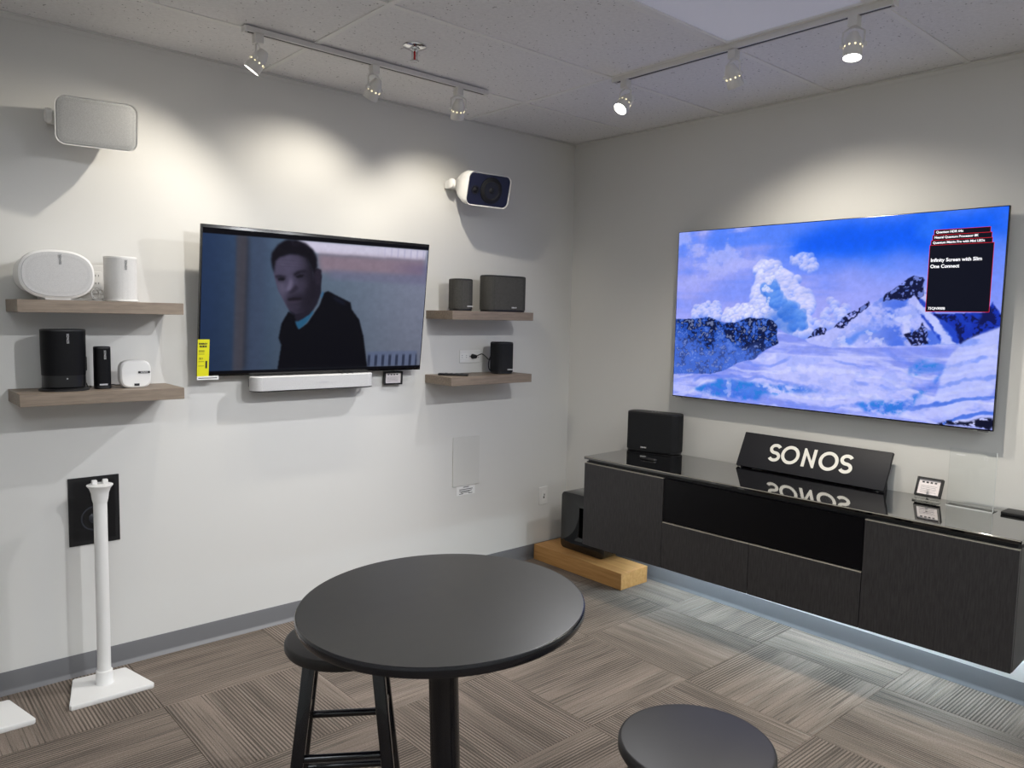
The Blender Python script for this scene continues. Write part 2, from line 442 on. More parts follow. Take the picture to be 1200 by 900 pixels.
# cove base with a rounded toe
def cove(name, wall, label):
    prof = [(0.0008, 0.0), (0.020, 0.0), (0.018, 0.004), (0.010, 0.010), (0.006, 0.020), (0.005, 0.088), (0.003, 0.092), (0.0008, 0.092)]
    m = MB()
    if wall == 'l': m.prism(prof, lambda p: Vector((XB, -p[0], p[1])), lambda p: Vector((-0.022, -p[0], p[1])))
    else: m.prism(prof, lambda p: Vector((-p[0], YF, p[1])), lambda p: Vector((-p[0], -0.0008, p[1])))
    return struct(m.build(name, M['cove']), label)
cove('baseboard_left', 'l', 'dark grey rubber cove base along the left wall')
cove('baseboard_right', 'r', 'dark grey rubber cove base along the right wall')

def troffer(i, j, on, label):
    x0, x1, y0, y1 = cx_[i+1], cx_[i], cy_[j+1], cy_[j]
    t = thing('ceiling_light', label, 'light', ((x0+x1)/2, (y0+y1)/2, H))
    w, d = (x1-x0)/2-0.006, (y1-y0)/2-0.006
    f = MB()
    f.box(-w, w, -d, -d+0.02, -0.002, 0.02).box(-w, w, d-0.02, d, -0.002, 0.02).box(-w, -w+0.02, -d+0.02, d-0.02, -0.002, 0.02).box(w-0.02, w, -d+0.02, d-0.02, -0.002, 0.02)
    f.build('frame', M['tbar'], t, smooth=False)
    if on:
        MB().box(-w+0.022, w-0.022, -d+0.022, d-0.022, 0.004, 0.010).build('diffuser', M['troffer_on'], t, smooth=False)
    else:
        m = MB(); n = 90; W_ = 2*w-0.046
        pts = [(-w+0.023, 0.012)]
        for k in range(n):
            a = -w+0.023+W_*k/n
            pts += [(a+W_/n*0.3, 0.0095), (a+W_/n*0.7, 0.0035), (a+W_/n, 0.006)]
        pts.append((w-0.023, 0.012))
        m.prism(pts, lambda p: Vector((p[0], -d+0.022, p[1])), lambda p: Vector((p[0], d-0.022, p[1])))
        m.build('diffuser', M['troffer_dim'], t, smooth=False)
    return t
troffer(1, 3, False, 'dimly glowing recessed ceiling light panel with ribbed lens above the right track')
troffer(3, 5, True, 'lit ceiling light panel overhead behind the bar table')
troffer(3, 8, True, 'lit ceiling light panel at the rear of the room, left')
troffer(1, 7, True, 'lit ceiling light panel at the rear of the room, right')

# ------------------------------------------------------------------ pictures on the screens
rng = np.random.default_rng(11)
def blur(a, s):
    if s <= 0: return a
    r = int(3*s)+1; k = np.exp(-0.5*(np.arange(-r, r+1)/s)**2); k /= k.sum()
    for ax in (0, 1):
        p = np.pad(a, [(r, r) if i == ax else (0, 0) for i in range(a.ndim)], mode='edge')
        a = sum(k[i]*np.take(p, np.arange(i, i+a.shape[ax]), axis=ax) for i in range(2*r+1))
    return a
def poly(pts, U, V, soft=0.0, rough=0.0, nz=None):
    """soft-edged mask of a polygon in screen coordinates (right, down)"""
    if rough: U = U+rough*(nz[0]-0.5); V = V+rough*(nz[1]-0.5)
    m = np.zeros(U.shape, bool); n = len(pts)
    for i in range(n):
        (x0, y0), (x1, y1) = pts[i], pts[(i+1) % n]
        c = ((y0 > V) != (y1 > V)) & (U < (x1-x0)*(V-y0)/((y1-y0) if y1 != y0 else 1e-9)+x0)
        m ^= c
    return blur(m.astype(float), soft)
def fbm(h, w, fx, fy, octv=5, gain=0.5):
    out = np.zeros((h, w)); amp = 1; tot = 0
    for o in range(octv):
        nx, ny = int(fx*2**o)+2, int(fy*2**o)+2
        g = rng.random((ny+1, nx+1))
        X = np.linspace(0, nx-1.001, w); Y = np.linspace(0, ny-1.001, h)
        ix = X.astype(int); iy = Y.astype(int); tx = X-ix; ty = Y-iy
        tx = tx*tx*(3-2*tx); ty = (ty*ty*(3-2*ty))[:, None]
        a = g[iy][:, ix]*(1-tx)+g[iy][:, ix+1]*tx
        b = g[iy+1][:, ix]*(1-tx)+g[iy+1][:, ix+1]*tx
        out += amp*(a*(1-ty)+b*ty); tot += amp; amp *= gain
    return out/tot
def lay(img, mask, col): return img*(1-mask[..., None])+np.array(col, float)*mask[..., None]
def smooth(a, lo, hi):
    t = np.clip((a-lo)/(hi-lo), 0, 1); return t*t*(3-2*t)
T1 = {
 'post': [(0.132,0.039),(0.179,0.036),(0.184,0.97),(0.147,0.975)],
 'window': [(0.362,0.035),(0.99,0.028),(0.985,0.109),(0.458,0.121)],
 'band': [(0.458,0.121),(0.985,0.109),(0.983,0.24),(0.474,0.251)],
 'rad': [(0.719,0.858),(0.978,0.854),(0.981,0.978),(0.724,0.976)],
 'hoodie': [(0.347,0.552),(0.373,0.579),(0.394,0.682),(0.43,0.639),(0.482,0.498),(0.498,0.405),(0.517,0.393),(0.557,0.424),(0.623,0.473),(0.63,0.524),(0.669,0.603),(0.695,0.734),(0.718,0.934),(0.724,0.981),(0.311,0.981),(0.323,0.8),(0.31,0.747),(0.32,0.64)],
 'm_head': [(0.278,0.194),(0.305,0.151),(0.36,0.128),(0.409,0.139),(0.444,0.245),(0.452,0.327),(0.468,0.408),(0.441,0.505),(0.414,0.554),(0.379,0.567),(0.346,0.538),(0.324,0.475),(0.301,0.407),(0.286,0.328),(0.278,0.284)],
 'm_hair': [(0.265,0.184),(0.268,0.139),(0.29,0.081),(0.323,0.04),(0.364,0.034),(0.406,0.053),(0.44,0.095),(0.458,0.15),(0.462,0.22),(0.45,0.268),(0.437,0.234),(0.425,0.195),(0.409,0.156),(0.381,0.142),(0.339,0.142),(0.299,0.167),(0.283,0.199),(0.28,0.278),(0.271,0.239)],
 'm_ear': [(0.45,0.256),(0.463,0.229),(0.48,0.239),(0.483,0.289),(0.479,0.342),(0.468,0.363),(0.457,0.338)],
 'm_neck': [(0.346,0.538),(0.379,0.567),(0.421,0.547),(0.455,0.469),(0.479,0.36),(0.484,0.407),(0.47,0.492),(0.443,0.565),(0.398,0.632),(0.373,0.62),(0.375,0.579)],
 'm_beard': [(0.33,0.463),(0.343,0.428),(0.367,0.417),(0.396,0.419),(0.411,0.441),(0.423,0.387),(0.449,0.315),(0.457,0.362),(0.451,0.457),(0.421,0.547),(0.379,0.569),(0.35,0.542),(0.335,0.498)],
 'm_shirt': [(0.379,0.628),(0.402,0.632),(0.443,0.565),(0.48,0.455),(0.489,0.393),(0.501,0.406),(0.484,0.467),(0.444,0.595),(0.4,0.686),(0.385,0.662)],
 'm_nose': [(0.347,0.3),(0.359,0.311),(0.364,0.351),(0.372,0.382),(0.36,0.406),(0.339,0.41),(0.331,0.399),(0.338,0.353)],
 'm_brow1': [(0.283,0.3),(0.302,0.293),(0.33,0.299),(0.329,0.311),(0.302,0.308),(0.286,0.315)],
 'm_brow2': [(0.358,0.282),(0.377,0.257),(0.409,0.246),(0.421,0.259),(0.391,0.267),(0.368,0.296)],
 'm_eye1': [(0.295,0.316),(0.313,0.309),(0.33,0.315),(0.32,0.331),(0.3,0.333)],
 'm_eye2': [(0.37,0.296),(0.386,0.283),(0.407,0.283),(0.399,0.299),(0.378,0.307)],
 'm_mouth': [(0.341,0.46),(0.365,0.45),(0.404,0.45),(0.397,0.466),(0.366,0.475),(0.345,0.474)],
 'm_chin': [(0.349,0.497),(0.373,0.505),(0.398,0.495),(0.395,0.531),(0.371,0.541),(0.353,0.526)],
 'm_cheekL': [(0.293,0.339),(0.324,0.342),(0.332,0.405),(0.319,0.441),(0.305,0.395)],
 'm_cheekR': [(0.372,0.321),(0.414,0.312),(0.43,0.352),(0.41,0.412),(0.381,0.402)],
 'm_fore': [(0.29,0.198),(0.326,0.166),(0.388,0.164),(0.411,0.196),(0.405,0.237),(0.343,0.266),(0.291,0.271)],
 'm_noselit': [(0.347,0.317),(0.357,0.334),(0.356,0.398),(0.339,0.402),(0.335,0.388),(0.343,0.352)],
}
T2 = {
 'left_mtn': [(-0.005,0.525),(0.07,0.526),(0.135,0.51),(0.2,0.544),(0.239,0.538),(0.288,0.514),(0.341,0.517),(0.372,0.526),(0.387,0.558),(0.386,0.608),(0.395,0.648),(0.355,0.684),(0.314,0.745),(0.261,0.764),(0.195,0.826),(0.149,0.853),(0.076,0.854),(-0.001,0.866)],
 'mid_snow': [(0.478,0.622),(0.529,0.588),(0.574,0.552),(0.633,0.482),(0.674,0.427),(0.714,0.387),(0.753,0.345),(0.787,0.301),(0.815,0.347),(0.841,0.459),(0.887,0.514),(0.91,0.582),(0.908,0.619),(0.793,0.631),(0.689,0.649),(0.568,0.661),(0.493,0.642)],
 'mid_rock': [(0.699,0.423),(0.71,0.384),(0.738,0.356),(0.76,0.323),(0.787,0.298),(0.812,0.308),(0.818,0.389),(0.802,0.41),(0.786,0.388),(0.763,0.419),(0.739,0.409)],
 'rock_a': [(0.483,0.616),(0.501,0.589),(0.51,0.565),(0.528,0.551),(0.542,0.561),(0.543,0.588),(0.515,0.601)],
 'rock_b': [(0.565,0.556),(0.599,0.498),(0.633,0.457),(0.666,0.415),(0.668,0.433),(0.642,0.478),(0.617,0.52),(0.592,0.559)],
 'rock_c': [(0.768,0.578),(0.791,0.567),(0.806,0.545),(0.814,0.516),(0.825,0.558),(0.835,0.621),(0.793,0.631),(0.781,0.603)],
 'right_dark': [(0.826,0.466),(0.842,0.476),(0.956,0.475),(0.972,0.466),(0.976,0.419),(0.985,0.446),(1.0,0.485),(0.999,0.538),(0.959,0.566),(0.912,0.619),(0.903,0.569),(0.872,0.508)],
 'streaks': [(0.798,0.396),(0.815,0.41),(0.841,0.466),(0.887,0.521),(0.91,0.582),(0.908,0.617),(0.868,0.619),(0.828,0.53),(0.795,0.452)],
 'fg_right': [(0.908,0.624),(0.925,0.598),(0.959,0.564),(0.999,0.532),(1.001,0.778),(0.994,0.832),(0.901,0.958),(0.855,0.909),(0.878,0.709)],
 'snow_top': [(-0.001,0.87),(0.076,0.857),(0.149,0.856),(0.261,0.767),(0.314,0.749),(0.385,0.657),(0.388,0.567),(0.414,0.59),(0.483,0.627),(0.568,0.661),(0.689,0.652),(0.808,0.63),(0.908,0.619),(0.959,0.566),(0.999,0.534)],
 'corner_rock': [(0.858,0.997),(0.901,0.975),(0.937,0.979),(0.971,0.951),(0.999,0.942),(1.0,1.0)],
 'deep': [(0.397,0.106),(0.496,0.039),(0.621,0.024),(0.827,0.015),(0.994,0.003),(0.997,0.12),(0.81,0.179),(0.676,0.202),(0.582,0.209),(0.452,0.167)],
 'cumul': [(0.307,0.444),(0.295,0.377),(0.304,0.311),(0.301,0.244),(0.323,0.216),(0.354,0.212),(0.39,0.226),(0.401,0.275),(0.426,0.297),(0.455,0.294),(0.476,0.35),(0.496,0.397),(0.504,0.445),(0.494,0.484),(0.5,0.555),(0.483,0.611),(0.414,0.606),(0.388,0.558),(0.371,0.493),(0.339,0.461)],
 'cumul_in': [(0.336,0.329),(0.361,0.313),(0.388,0.347),(0.409,0.412),(0.449,0.444),(0.479,0.476),(0.477,0.571),(0.423,0.581),(0.397,0.525),(0.36,0.444),(0.333,0.403)],
 'cloudA': [(0.063,0.488),(0.074,0.447),(0.116,0.435),(0.139,0.412),(0.169,0.423),(0.178,0.47),(0.174,0.513),(0.07,0.519)],
 'cloudB': [(0.182,0.522),(0.198,0.478),(0.242,0.447),(0.296,0.436),(0.35,0.477),(0.379,0.493),(0.384,0.542),(0.361,0.523),(0.287,0.511),(0.233,0.538)],
 'cloudC': [(0.418,0.18),(0.442,0.158),(0.476,0.169),(0.509,0.196),(0.515,0.242),(0.483,0.275),(0.454,0.238),(0.424,0.228)],
 'cloudD': [(0.499,0.523),(0.535,0.476),(0.543,0.406),(0.561,0.406),(0.571,0.46),(0.602,0.442),(0.62,0.467),(0.599,0.506),(0.565,0.553),(0.519,0.562)],
 'crev': [(0.097,0.945),(0.207,0.877),(0.307,0.89),(0.451,0.879),(0.547,0.901),(0.462,0.923),(0.381,0.922),(0.352,0.977),(0.186,0.986)],
 'crev2': [(0.655,0.95),(0.713,0.918),(0.777,0.893),(0.837,0.827),(0.893,0.708),(0.852,0.825),(0.809,0.917),(0.748,0.994),(0.682,0.976)],
 'crev3': [(0.774,0.763),(0.811,0.701),(0.849,0.705),(0.819,0.736),(0.879,0.723),(0.872,0.752),(0.797,0.774)],
 'hump': [(0.594,0.644),(0.619,0.596),(0.67,0.564),(0.703,0.575),(0.645,0.595),(0.625,0.649)],
}

def puffs(img, mask, U, V, n, r0, r1, hi, lo, seed, amt=0.9):
    """billows: many overlapping round lobes, bright on the upper left, blue below"""
    rg = np.random.default_rng(seed); h, w = U.shape
    ys, xs = np.nonzero(mask > 0.6)
    if len(ys) == 0: return img
    sel = rg.integers(0, len(ys), n); order = np.argsort(ys[sel])
    asp = w/h
    for q in sel[order]:
        cy, cx = ys[q], xs[q]; r = h*rg.uniform(r0, r1); R_ = int(r)+2
        y0, y1, x0, x1 = max(0, cy-R_), min(h, cy+R_), max(0, cx-R_), min(w, cx+R_)
        yy, xx = np.mgrid[y0:y1, x0:x1]
        dx, dy = (xx-cx)/r, (yy-cy)/r; d = np.sqrt(dx*dx+dy*dy)
        m = smooth(1.0-d, 0.0, 0.35)*amt
        t = np.clip(0.5+0.42*dx*0.4+0.62*dy+rg.uniform(-0.12, 0.12), 0, 1)[..., None]
        c = np.array(hi, float)*(1-t)+np.array(lo, float)*t
        img[y0:y1, x0:x1] = img[y0:y1, x0:x1]*(1-m[..., None])+c*m[..., None]
    return img
def paint_mountains(w=640, h=364):
    V, U = np.meshgrid((np.arange(h)+0.5)/h, (np.arange(w)+0.5)/w, indexing='ij')
    n1 = fbm(h, w, 5, 3, 6); n2 = fbm(h, w, 14, 9, 5, 0.6); n3 = fbm(h, w, 70, 44, 3, 0.7); n4 = fbm(h, w, 3, 12, 5); n5 = fbm(h, w, 26, 17, 4, 0.6); n6 = fbm(h, w, 120, 70, 2, 0.7)
    nz = (n5, n2)
    img = np.zeros((h, w, 3))
    t = smooth(V, 0.0, 0.55)[..., None]
    img[:] = np.array((84, 130, 250))*(1-t)+np.array((136, 152, 248))*t
    img = lay(img, 0.85*smooth(n1*0.6+n4*0.4+0.15*V, 0.42, 0.66)*smooth(0.85-U, 0.0, 0.5), (156, 162, 244))
    img = lay(img, 0.95*poly(T2['deep'], U, V, 12, 0.08, nz), (10, 90, 244))
    img = lay(img, 0.5*smooth(n1, 0.5, 0.7)*smooth(U, 0.55, 0.8)*smooth(0.4-V, 0, 0.3), (62, 128, 250))
    img = lay(img, 0.55*smooth(n4*0.7+n1*0.3, 0.46, 0.62)*smooth(V, 0.2, 0.4), (166, 170, 248))
    img = lay(img, 0.6*smooth(n4*0.5+n2*0.5, 0.52, 0.62)*smooth(0.5-U, 0.0, 0.3)*smooth(0.4-V, 0, 0.2), (186, 190, 252))
    # billowing clouds
    for k, s_, n, lo_, hi_ in (('cloudD', 0.5, 70, 0.012, 0.03), ('cloudC', 0.55, 60, 0.010, 0.026), ('cumul', 0.9, 420, 0.012, 0.042), ('cloudB', 0.85, 170, 0.010, 0.03), ('cloudA', 0.8, 90, 0.010, 0.028)):
        m = poly(T2[k], U, V, 1.5, 0.03, nz)
        img = puffs(img, m, U, V, n, lo_, hi_, (214, 214, 255), (104, 140, 246), len(k)+n, s_)
    m = poly(T2['cumul_in'], U, V, 5, 0.06, nz)
    img = puffs(img, m, U, V, 120, 0.014, 0.036, (110, 160, 246), (40, 104, 222), 77, 0.55)
    img = lay(img, 0.6*poly([(0.37, 0.47), (0.43, 0.45), (0.455, 0.52), (0.43, 0.60), (0.37, 0.60), (0.33, 0.53)], U, V, 8), (48, 106, 212))
    for k in ('cumul', 'cloudB'):
        img = puffs(img, poly(T2[k], U, V, 1.5, 0.03, nz)*smooth(0.40-U+0.2*(0.5-V), 0.0, 0.1), U, V, 50, 0.008, 0.018, (236, 236, 255), (178, 190, 252), 5, 0.7)
    # snow field
    s = poly(T2['snow_top'] + [(1.0, 1.02), (0, 1.02)], U, V, 0.8, 0.01, nz)
    flow = fbm(h, w, 3, 14, 6, 0.6)
    warp = V+0.10*np.sin(3.1*U+0.6)+0.18*U*U*0.4+0.07*n1
    snow = np.zeros((h, w, 3)); q = smooth(flow+0.15*(n2-0.5), 0.34, 0.60)[..., None]
    snow[:] = np.array((130, 146, 240))*(1-q)+np.array((186, 192, 255))*q
    img = img*(1-s[..., None])+snow*s[..., None]
    drift = np.sin(60*warp+10*n1)
    img = lay(img, s*0.45*smooth(drift, 0.6, 1.0)*smooth(V, 0.60, 0.72)*smooth(n2, 0.35, 0.6), (84, 118, 236))
    img = lay(img, s*0.4*smooth(-drift, 0.7, 1.0)*smooth(V, 0.6, 0.8), (222, 224, 255))
    img = lay(img, s*0.2*smooth(n5*0.5+flow*0.5, 0.58, 0.66)*smooth(V, 0.62, 0.75), (96, 130, 240))
    for k, c in (('crev', (52, 112, 226)), ('crev2', (58, 114, 232)), ('crev3', (84, 134, 236))):
        m = poly(T2[k], U, V, 2.5, 0.06, nz)
        img = lay(img, 0.8*m*smooth(n2*0.6+n5*0.4, 0.42, 0.56), c)
        img = lay(img, 0.7*m*smooth(n5*0.6+n3*0.4, 0.54, 0.62), (34, 124, 214))
        img = lay(img, 0.35*m*smooth(0.40-n5, 0.0, 0.05), (200, 208, 255))
    # middle mountain
    m = poly(T2['mid_snow'], U, V, 0.9, 0.012, nz)
    img = lay(img, m, (176, 184, 252))
    ridge = np.sin(30*(U+0.9*V)+8*n2)
    img = lay(img, m*0.35*smooth(ridge, 0.2, 0.9), (118, 148, 244))
    sh = smooth(n2+0.9*(U-0.70)-0.4*(V-0.5), 0.46, 0.62)
    img = lay(img, m*0.8*sh*smooth(U, 0.6, 0.76), (56, 98, 222))
    img = lay(img, 0.75*poly(T2['hump'], U, V, 2, 0.03, nz), (76, 128, 238))
    img = lay(img, m*0.6*smooth(n5, 0.62, 0.72), (208, 212, 255))
    m = poly(T2['streaks'], U, V, 1.0, 0.01, nz)
    diag = np.sin(110*(U-0.62*V)+7*n2+2*n5)
    img = lay(img, m*0.9*smooth(diag, -0.2, 0.5), (28, 62, 190))
    img = lay(img, m*0.9*smooth(-diag, 0.1, 0.7), (190, 198, 255))
    for k in ('mid_rock', 'rock_a', 'rock_b', 'rock_c'):
        m = poly(T2[k], U, V, 0.7, 0.025, nz)
        img = lay(img, m*smooth(n3*0.5+n2*0.2+n5*0.3, 0.38, 0.46), (16, 22, 62))
        img = lay(img, m*0.8*smooth(n3*0.6+n6*0.4, 0.56, 0.64), (126, 146, 234))
    m = poly(T2['right_dark'], U, V, 0.8, 0.015, nz)
    img = lay(img, m, (22, 50, 176)); img = lay(img, m*0.85*smooth(n3*0.5+n5*0.5, 0.48, 0.56), (10, 16, 66))
    img = lay(img, 0.9*m*poly([(0.86, 0.34), (0.90, 0.36), (0.97, 0.48), (0.90, 0.60), (0.885, 0.55)], U, V, 2, 0.03, nz)*smooth(diag, 0.0, 0.9), (26, 60, 190))
    # left mountain: dark rock with a dusting of snow
    m = poly(T2['left_mtn'], U, V, 0.8, 0.016, nz)
    img = lay(img, m, (40, 82, 184))
    crag = n3*0.35+n5*0.4+n6*0.25
    img = lay(img, m*0.95*smooth(crag+0.20*(U-0.15)-0.25*(V-0.5), 0.44, 0.53), (12, 22, 62))
    img = lay(img, m*0.6*smooth(1-crag-0.1*(V-0.55), 0.56, 0.62), (110, 144, 232))
    img = lay(img, m*0.5*smooth(n6*0.6+n3*0.4, 0.60, 0.66)*smooth(V, 0.40, 0.5), (190, 204, 250))
    img = lay(img, m*0.5*smooth(V-0.60+0.3*(n2-0.5), 0, 0.12), (98, 132, 236))
    # nearer snow on the right
    m = poly(T2['fg_right'], U, V, 1.5, 0.012, nz)
    img = lay(img, m*0.8, (188, 196, 255))
    band = np.sin(70*(V+0.42*(U-0.8))+9*n1+3*n2)
    img = lay(img, m*0.45*smooth(band+1.2*(n5-0.5), 0.4, 1.0)*smooth(n2, 0.35, 0.55), (72, 114, 236))
    img = lay(img, m*0.3*smooth(-band, 0.6, 1.0), (214, 218, 255))
    img = lay(img, 0.75*smooth(band, 0.6, 1.0)*smooth(U, 0.66, 0.9)*smooth(V, 0.80, 0.9), (44, 94, 218))
    m = poly(T2['corner_rock'], U, V, 1.2, 0.03, nz)
    img = lay(img, m*smooth(n3+0.3*(V-0.9), 0.3, 0.42), (12, 16, 42))
    img = img*(0.95+0.10*n3[..., None])
    return np.clip(img, 0, 255)

def paint_man(w=420, h=242):
    V, U = np.meshgrid((np.arange(h)+0.5)/h, (np.arange(w)+0.5)/w, indexing='ij')
    n1 = fbm(h, w, 4, 3, 4); n2 = fbm(h, w, 50, 32, 3); n3 = fbm(h, w, 26, 15, 4)
    k_ = w/330.0
    P_ = lambda pts, soft=0.0: poly(pts, U, V, soft*k_)
    img = np.zeros((h, w, 3))
    t = smooth(U, 0.0, 0.5)[..., None]; t2 = smooth(U, 0.45, 1.0)[..., None]
    img[:] = (np.array((36, 60, 98))*(1-t)+np.array((92, 112, 136))*t)*(1-t2)+np.array((124, 132, 158))*t2
    img = img*(1.0-0.22*(V[..., None]-0.3)); img = lay(img, 0.4*smooth(0.12-U, 0, 0.12), (24, 46, 92))
    img = lay(img, 0.9*P_(T1['post'], 3.0), (46, 48, 60))
    img = lay(img, 0.8*smooth(0.03-np.abs(U-0.148), 0, 0.02), (72, 70, 82))
    img = lay(img, 0.5*smooth(0.06-np.abs(U-0.215), 0, 0.05), (62, 74, 104))
    m = P_(T1['window'], 1.5)
    img = lay(img, m, (214, 208, 236))
    img = lay(img, m*0.35*smooth(np.sin(U*2*PI*30), 0.4, 1)*smooth(U, 0.7, 0.85), (158, 156, 206))
    img = lay(img, 0.9*P_(T1['band'], 3.5), (148, 122, 140))
    img = lay(img, 0.6*smooth(U, 0.75, 1.0)*smooth(0.4-V, 0, 0.3)*smooth(V, 0.1, 0.2), (92, 84, 136))
    img = lay(img, 0.6*smooth(0.06-np.abs(V-0.27), 0, 0.05)*smooth(U, 0.48, 0.55), (112, 110, 146))
    m = P_(T1['rad'], 1.2)
    img = lay(img, m*0.6, (84, 100, 144))
    img = lay(img, m*0.8*smooth(np.sin((U-0.72)*2*PI*28), -0.1, 0.7)*smooth(V, 0.87, 0.90), (34, 42, 66))
    # the figure, lit dimly from the left
    img = lay(img, P_(T1['m_neck'], 1.2), (30, 26, 42))
    
    img = lay(img, P_([T1['m_ear'][1], T1['m_ear'][3], T1['m_neck'][5], T1['m_neck'][7], T1['m_neck'][8], T1['m_neck'][0], T1['m_head'][6], T1['m_head'][4]], 0.8), (30, 26, 42))
    skin = np.maximum(P_(T1['m_head'], 0.9), P_(T1['m_ear'], 0.9)); skin = np.maximum(skin, P_([T1['m_head'][4], T1['m_ear'][0], T1['m_ear'][5], T1['m_head'][7]], 1.0))
    lit = smooth(0.455-U, 0.0, 0.12)[..., None]
    tone = np.array((28, 24, 38))*(1-lit)+np.array((76, 70, 98))*lit
    img = img*(1-skin[..., None])+tone*skin[..., None]
    img = lay(img, 0.55*P_(T1['m_fore'], 4.0)*skin, (82, 75, 104))
    img = lay(img, 0.7*P_(T1['m_cheekL'], 3.0)*skin, (94, 88, 116))
    img = lay(img, 0.4*P_(T1['m_cheekR'], 4.0)*skin, (74, 66, 92))
    img = lay(img, 0.5*P_(T1['m_ear'], 1.5), (50, 41, 60))
    # deep set eyes, brow shadow, nose, stubble
    for k in ('m_eye1', 'm_eye2'): img = lay(img, 0.8*P_([(x, y+0.004) for x, y in T1[k]], 3.0)*skin, (22, 18, 31))
    for k in ('m_brow1', 'm_brow2'): img = lay(img, 0.8*P_(T1[k], 1.4)*skin, (18, 15, 26))
    for k in ('m_eye1', 'm_eye2'): img = lay(img, 0.8*P_(T1[k], 0.9)*skin, (11, 10, 18))
    img = lay(img, 0.55*P_(T1['m_nose'], 1.8)*skin, (92, 84, 116))
    img = lay(img, 0.5*P_(T1['m_noselit'], 1.5)*skin, (124, 116, 150))
    nose_sh = [(T1['m_nose'][3][0], T1['m_nose'][3][1]-0.03), (T1['m_nose'][3][0]+0.014, T1['m_nose'][3][1]+0.0), (T1['m_nose'][4][0]+0.004, T1['m_nose'][4][1]+0.012), (T1['m_nose'][5][0], T1['m_nose'][5][1]+0.012)]
    img = lay(img, 0.7*P_(nose_sh, 1.5)*skin, (32, 27, 42))
    img = lay(img, 0.6*P_(T1['m_beard'], 3.0)*skin, (28, 23, 37))
    img = lay(img, 0.45*P_(T1['m_chin'], 2.5)*skin, (70, 62, 88))
    img = lay(img, 0.9*P_(T1['m_mouth'], 1.1)*skin, (17, 13, 22))
    mo = [(x, y+0.017) for x, y in T1['m_mouth']]
    img = lay(img, 0.35*P_(mo, 1.6)*skin, (86, 70, 96))
    for q in (0.0, 0.022, 0.044): img = lay(img, 0.2*smooth(0.004-np.abs(V-0.185-q-0.02*(U-0.33)), 0, 0.004)*P_(T1['m_fore'], 2.5)*skin, (50, 44, 66))
    img = lay(img, smooth(0.012-np.abs(U-0.468), 0, 0.008)*smooth(0.06-np.abs(V-0.40), 0, 0.03), (30, 25, 40))
    hr = P_(T1['m_hair'], 1.4)
    img = lay(img, hr, (15, 12, 22)); img = lay(img, hr*0.4*smooth(n2, 0.56, 0.7)*smooth(0.12-V, 0.0, 0.08), (44, 40, 58))
    img = lay(img, P_(T1['hoodie'], 0.9), (5, 5, 13))
    img = lay(img, P_([(0.377, 0.621), (0.387, 0.627), (0.41, 0.604), (0.437, 0.574), (0.455, 0.538), (0.454, 0.561), (0.43, 0.627), (0.396, 0.684), (0.384, 0.655)], 0.9), (26, 92, 136)); img = lay(img, 0.8*P_([(0.482, 0.429), (0.492, 0.393), (0.498, 0.408), (0.488, 0.452)], 0.9), (34, 96, 150))
    img = lay(img, 0.5*P_([(0.53, 0.42), (0.56, 0.44), (0.60, 0.47), (0.595, 0.50), (0.55, 0.46)], 1.5), (26, 34, 62))
    img = img*(0.96+0.08*n2[..., None])
    g_ = img.mean(axis=2, keepdims=True); img = (0.80*img+0.20*g_)*0.92
    edge = np.maximum(smooth(0.040-0.012*U-V, -0.004, 0.004), smooth(V-0.978, -0.003, 0.003))
    img = lay(img, edge, (5, 5, 9))
    return np.clip(img, 0, 255)

def picture_mesh(name, img, x0, x1, z0, z1, y, mat, parent, label=None):
    """a fine grid of coloured points: the image a display shows"""
    h, w, _ = img.shape
    me = bpy.data.meshes.new(name)
    X = np.linspace(x0, x1, w); Z = np.linspace(z1, z0, h)
    co = np.empty((h, w, 3), np.float32); co[..., 0] = X[None, :]; co[..., 1] = y; co[..., 2] = Z[:, None]
    idx = np.arange(h*w).reshape(h, w)
    q = np.stack([idx[1:, :-1], idx[1:, 1:], idx[:-1, 1:], idx[:-1, :-1]], -1).reshape(-1, 4).astype(np.int32)
    me.vertices.add(h*w); me.vertices.foreach_set('co', co.ravel())
    me.loops.add(q.size); me.loops.foreach_set('vertex_index', q.ravel())
    me.polygons.add(len(q)); me.polygons.foreach_set('loop_start', np.arange(0, q.size, 4, dtype=np.int32))
    me.update(calc_edges=True)
    c = img/255.0; c = np.where(c <= 0.04045, c/12.92, ((c+0.055)/1.055)**2.4)
    col = np.ones((h*w, 4), np.float32); col[:, :3] = c.reshape(-1, 3)
    at = me.color_attributes.new('picture', 'FLOAT_COLOR', 'POINT'); at.data.foreach_set('color', col.ravel())
    me.materials.append(mat)
    o = bpy.data.objects.new(name, me); COL.objects.link(o); o.parent = parent
    if label: o['label'] = label
    return o

# ------------------------------------------------------------------ large television on the right wall (local x runs along the wall, -y faces the room)
RW = (0, 0, -PI/2)
tv = thing('television', 'large thin wall television showing a snowy mountain landscape', 'television', (-0.036, -1.7265, 1.6085), RW)
w2, h2 = 0.8225, 0.467
MB().box(-w2, w2, -0.034, -0.018, -h2, h2).build('bezel', M['bezel'], tv, bevel=0.002)
picture_mesh('screen', paint_mountains(), -w2+0.004, w2-0.004, -h2+0.006, h2-0.004, -0.0345, M['screen'], tv, 'glowing blue and white picture of a snowy mountain ridge')
MB().box(-0.5, 0.5, -0.018, 0.035, -0.30, 0.3).build('wall_mount', M['black'], tv)
MB().box(-w2+0.02, -w2+0.06, -0.032, -0.02, -h2-0.006, -h2).build('corner_foot', M['steel'], tv)
MB().box(w2-0.06, w2-0.02, -0.032, -0.02, -h2-0.006, -h2).build('corner_foot', M['steel'], tv)
def uvx(u): return -w2+2*w2*u
def uvz(v): return h2-2*h2*v
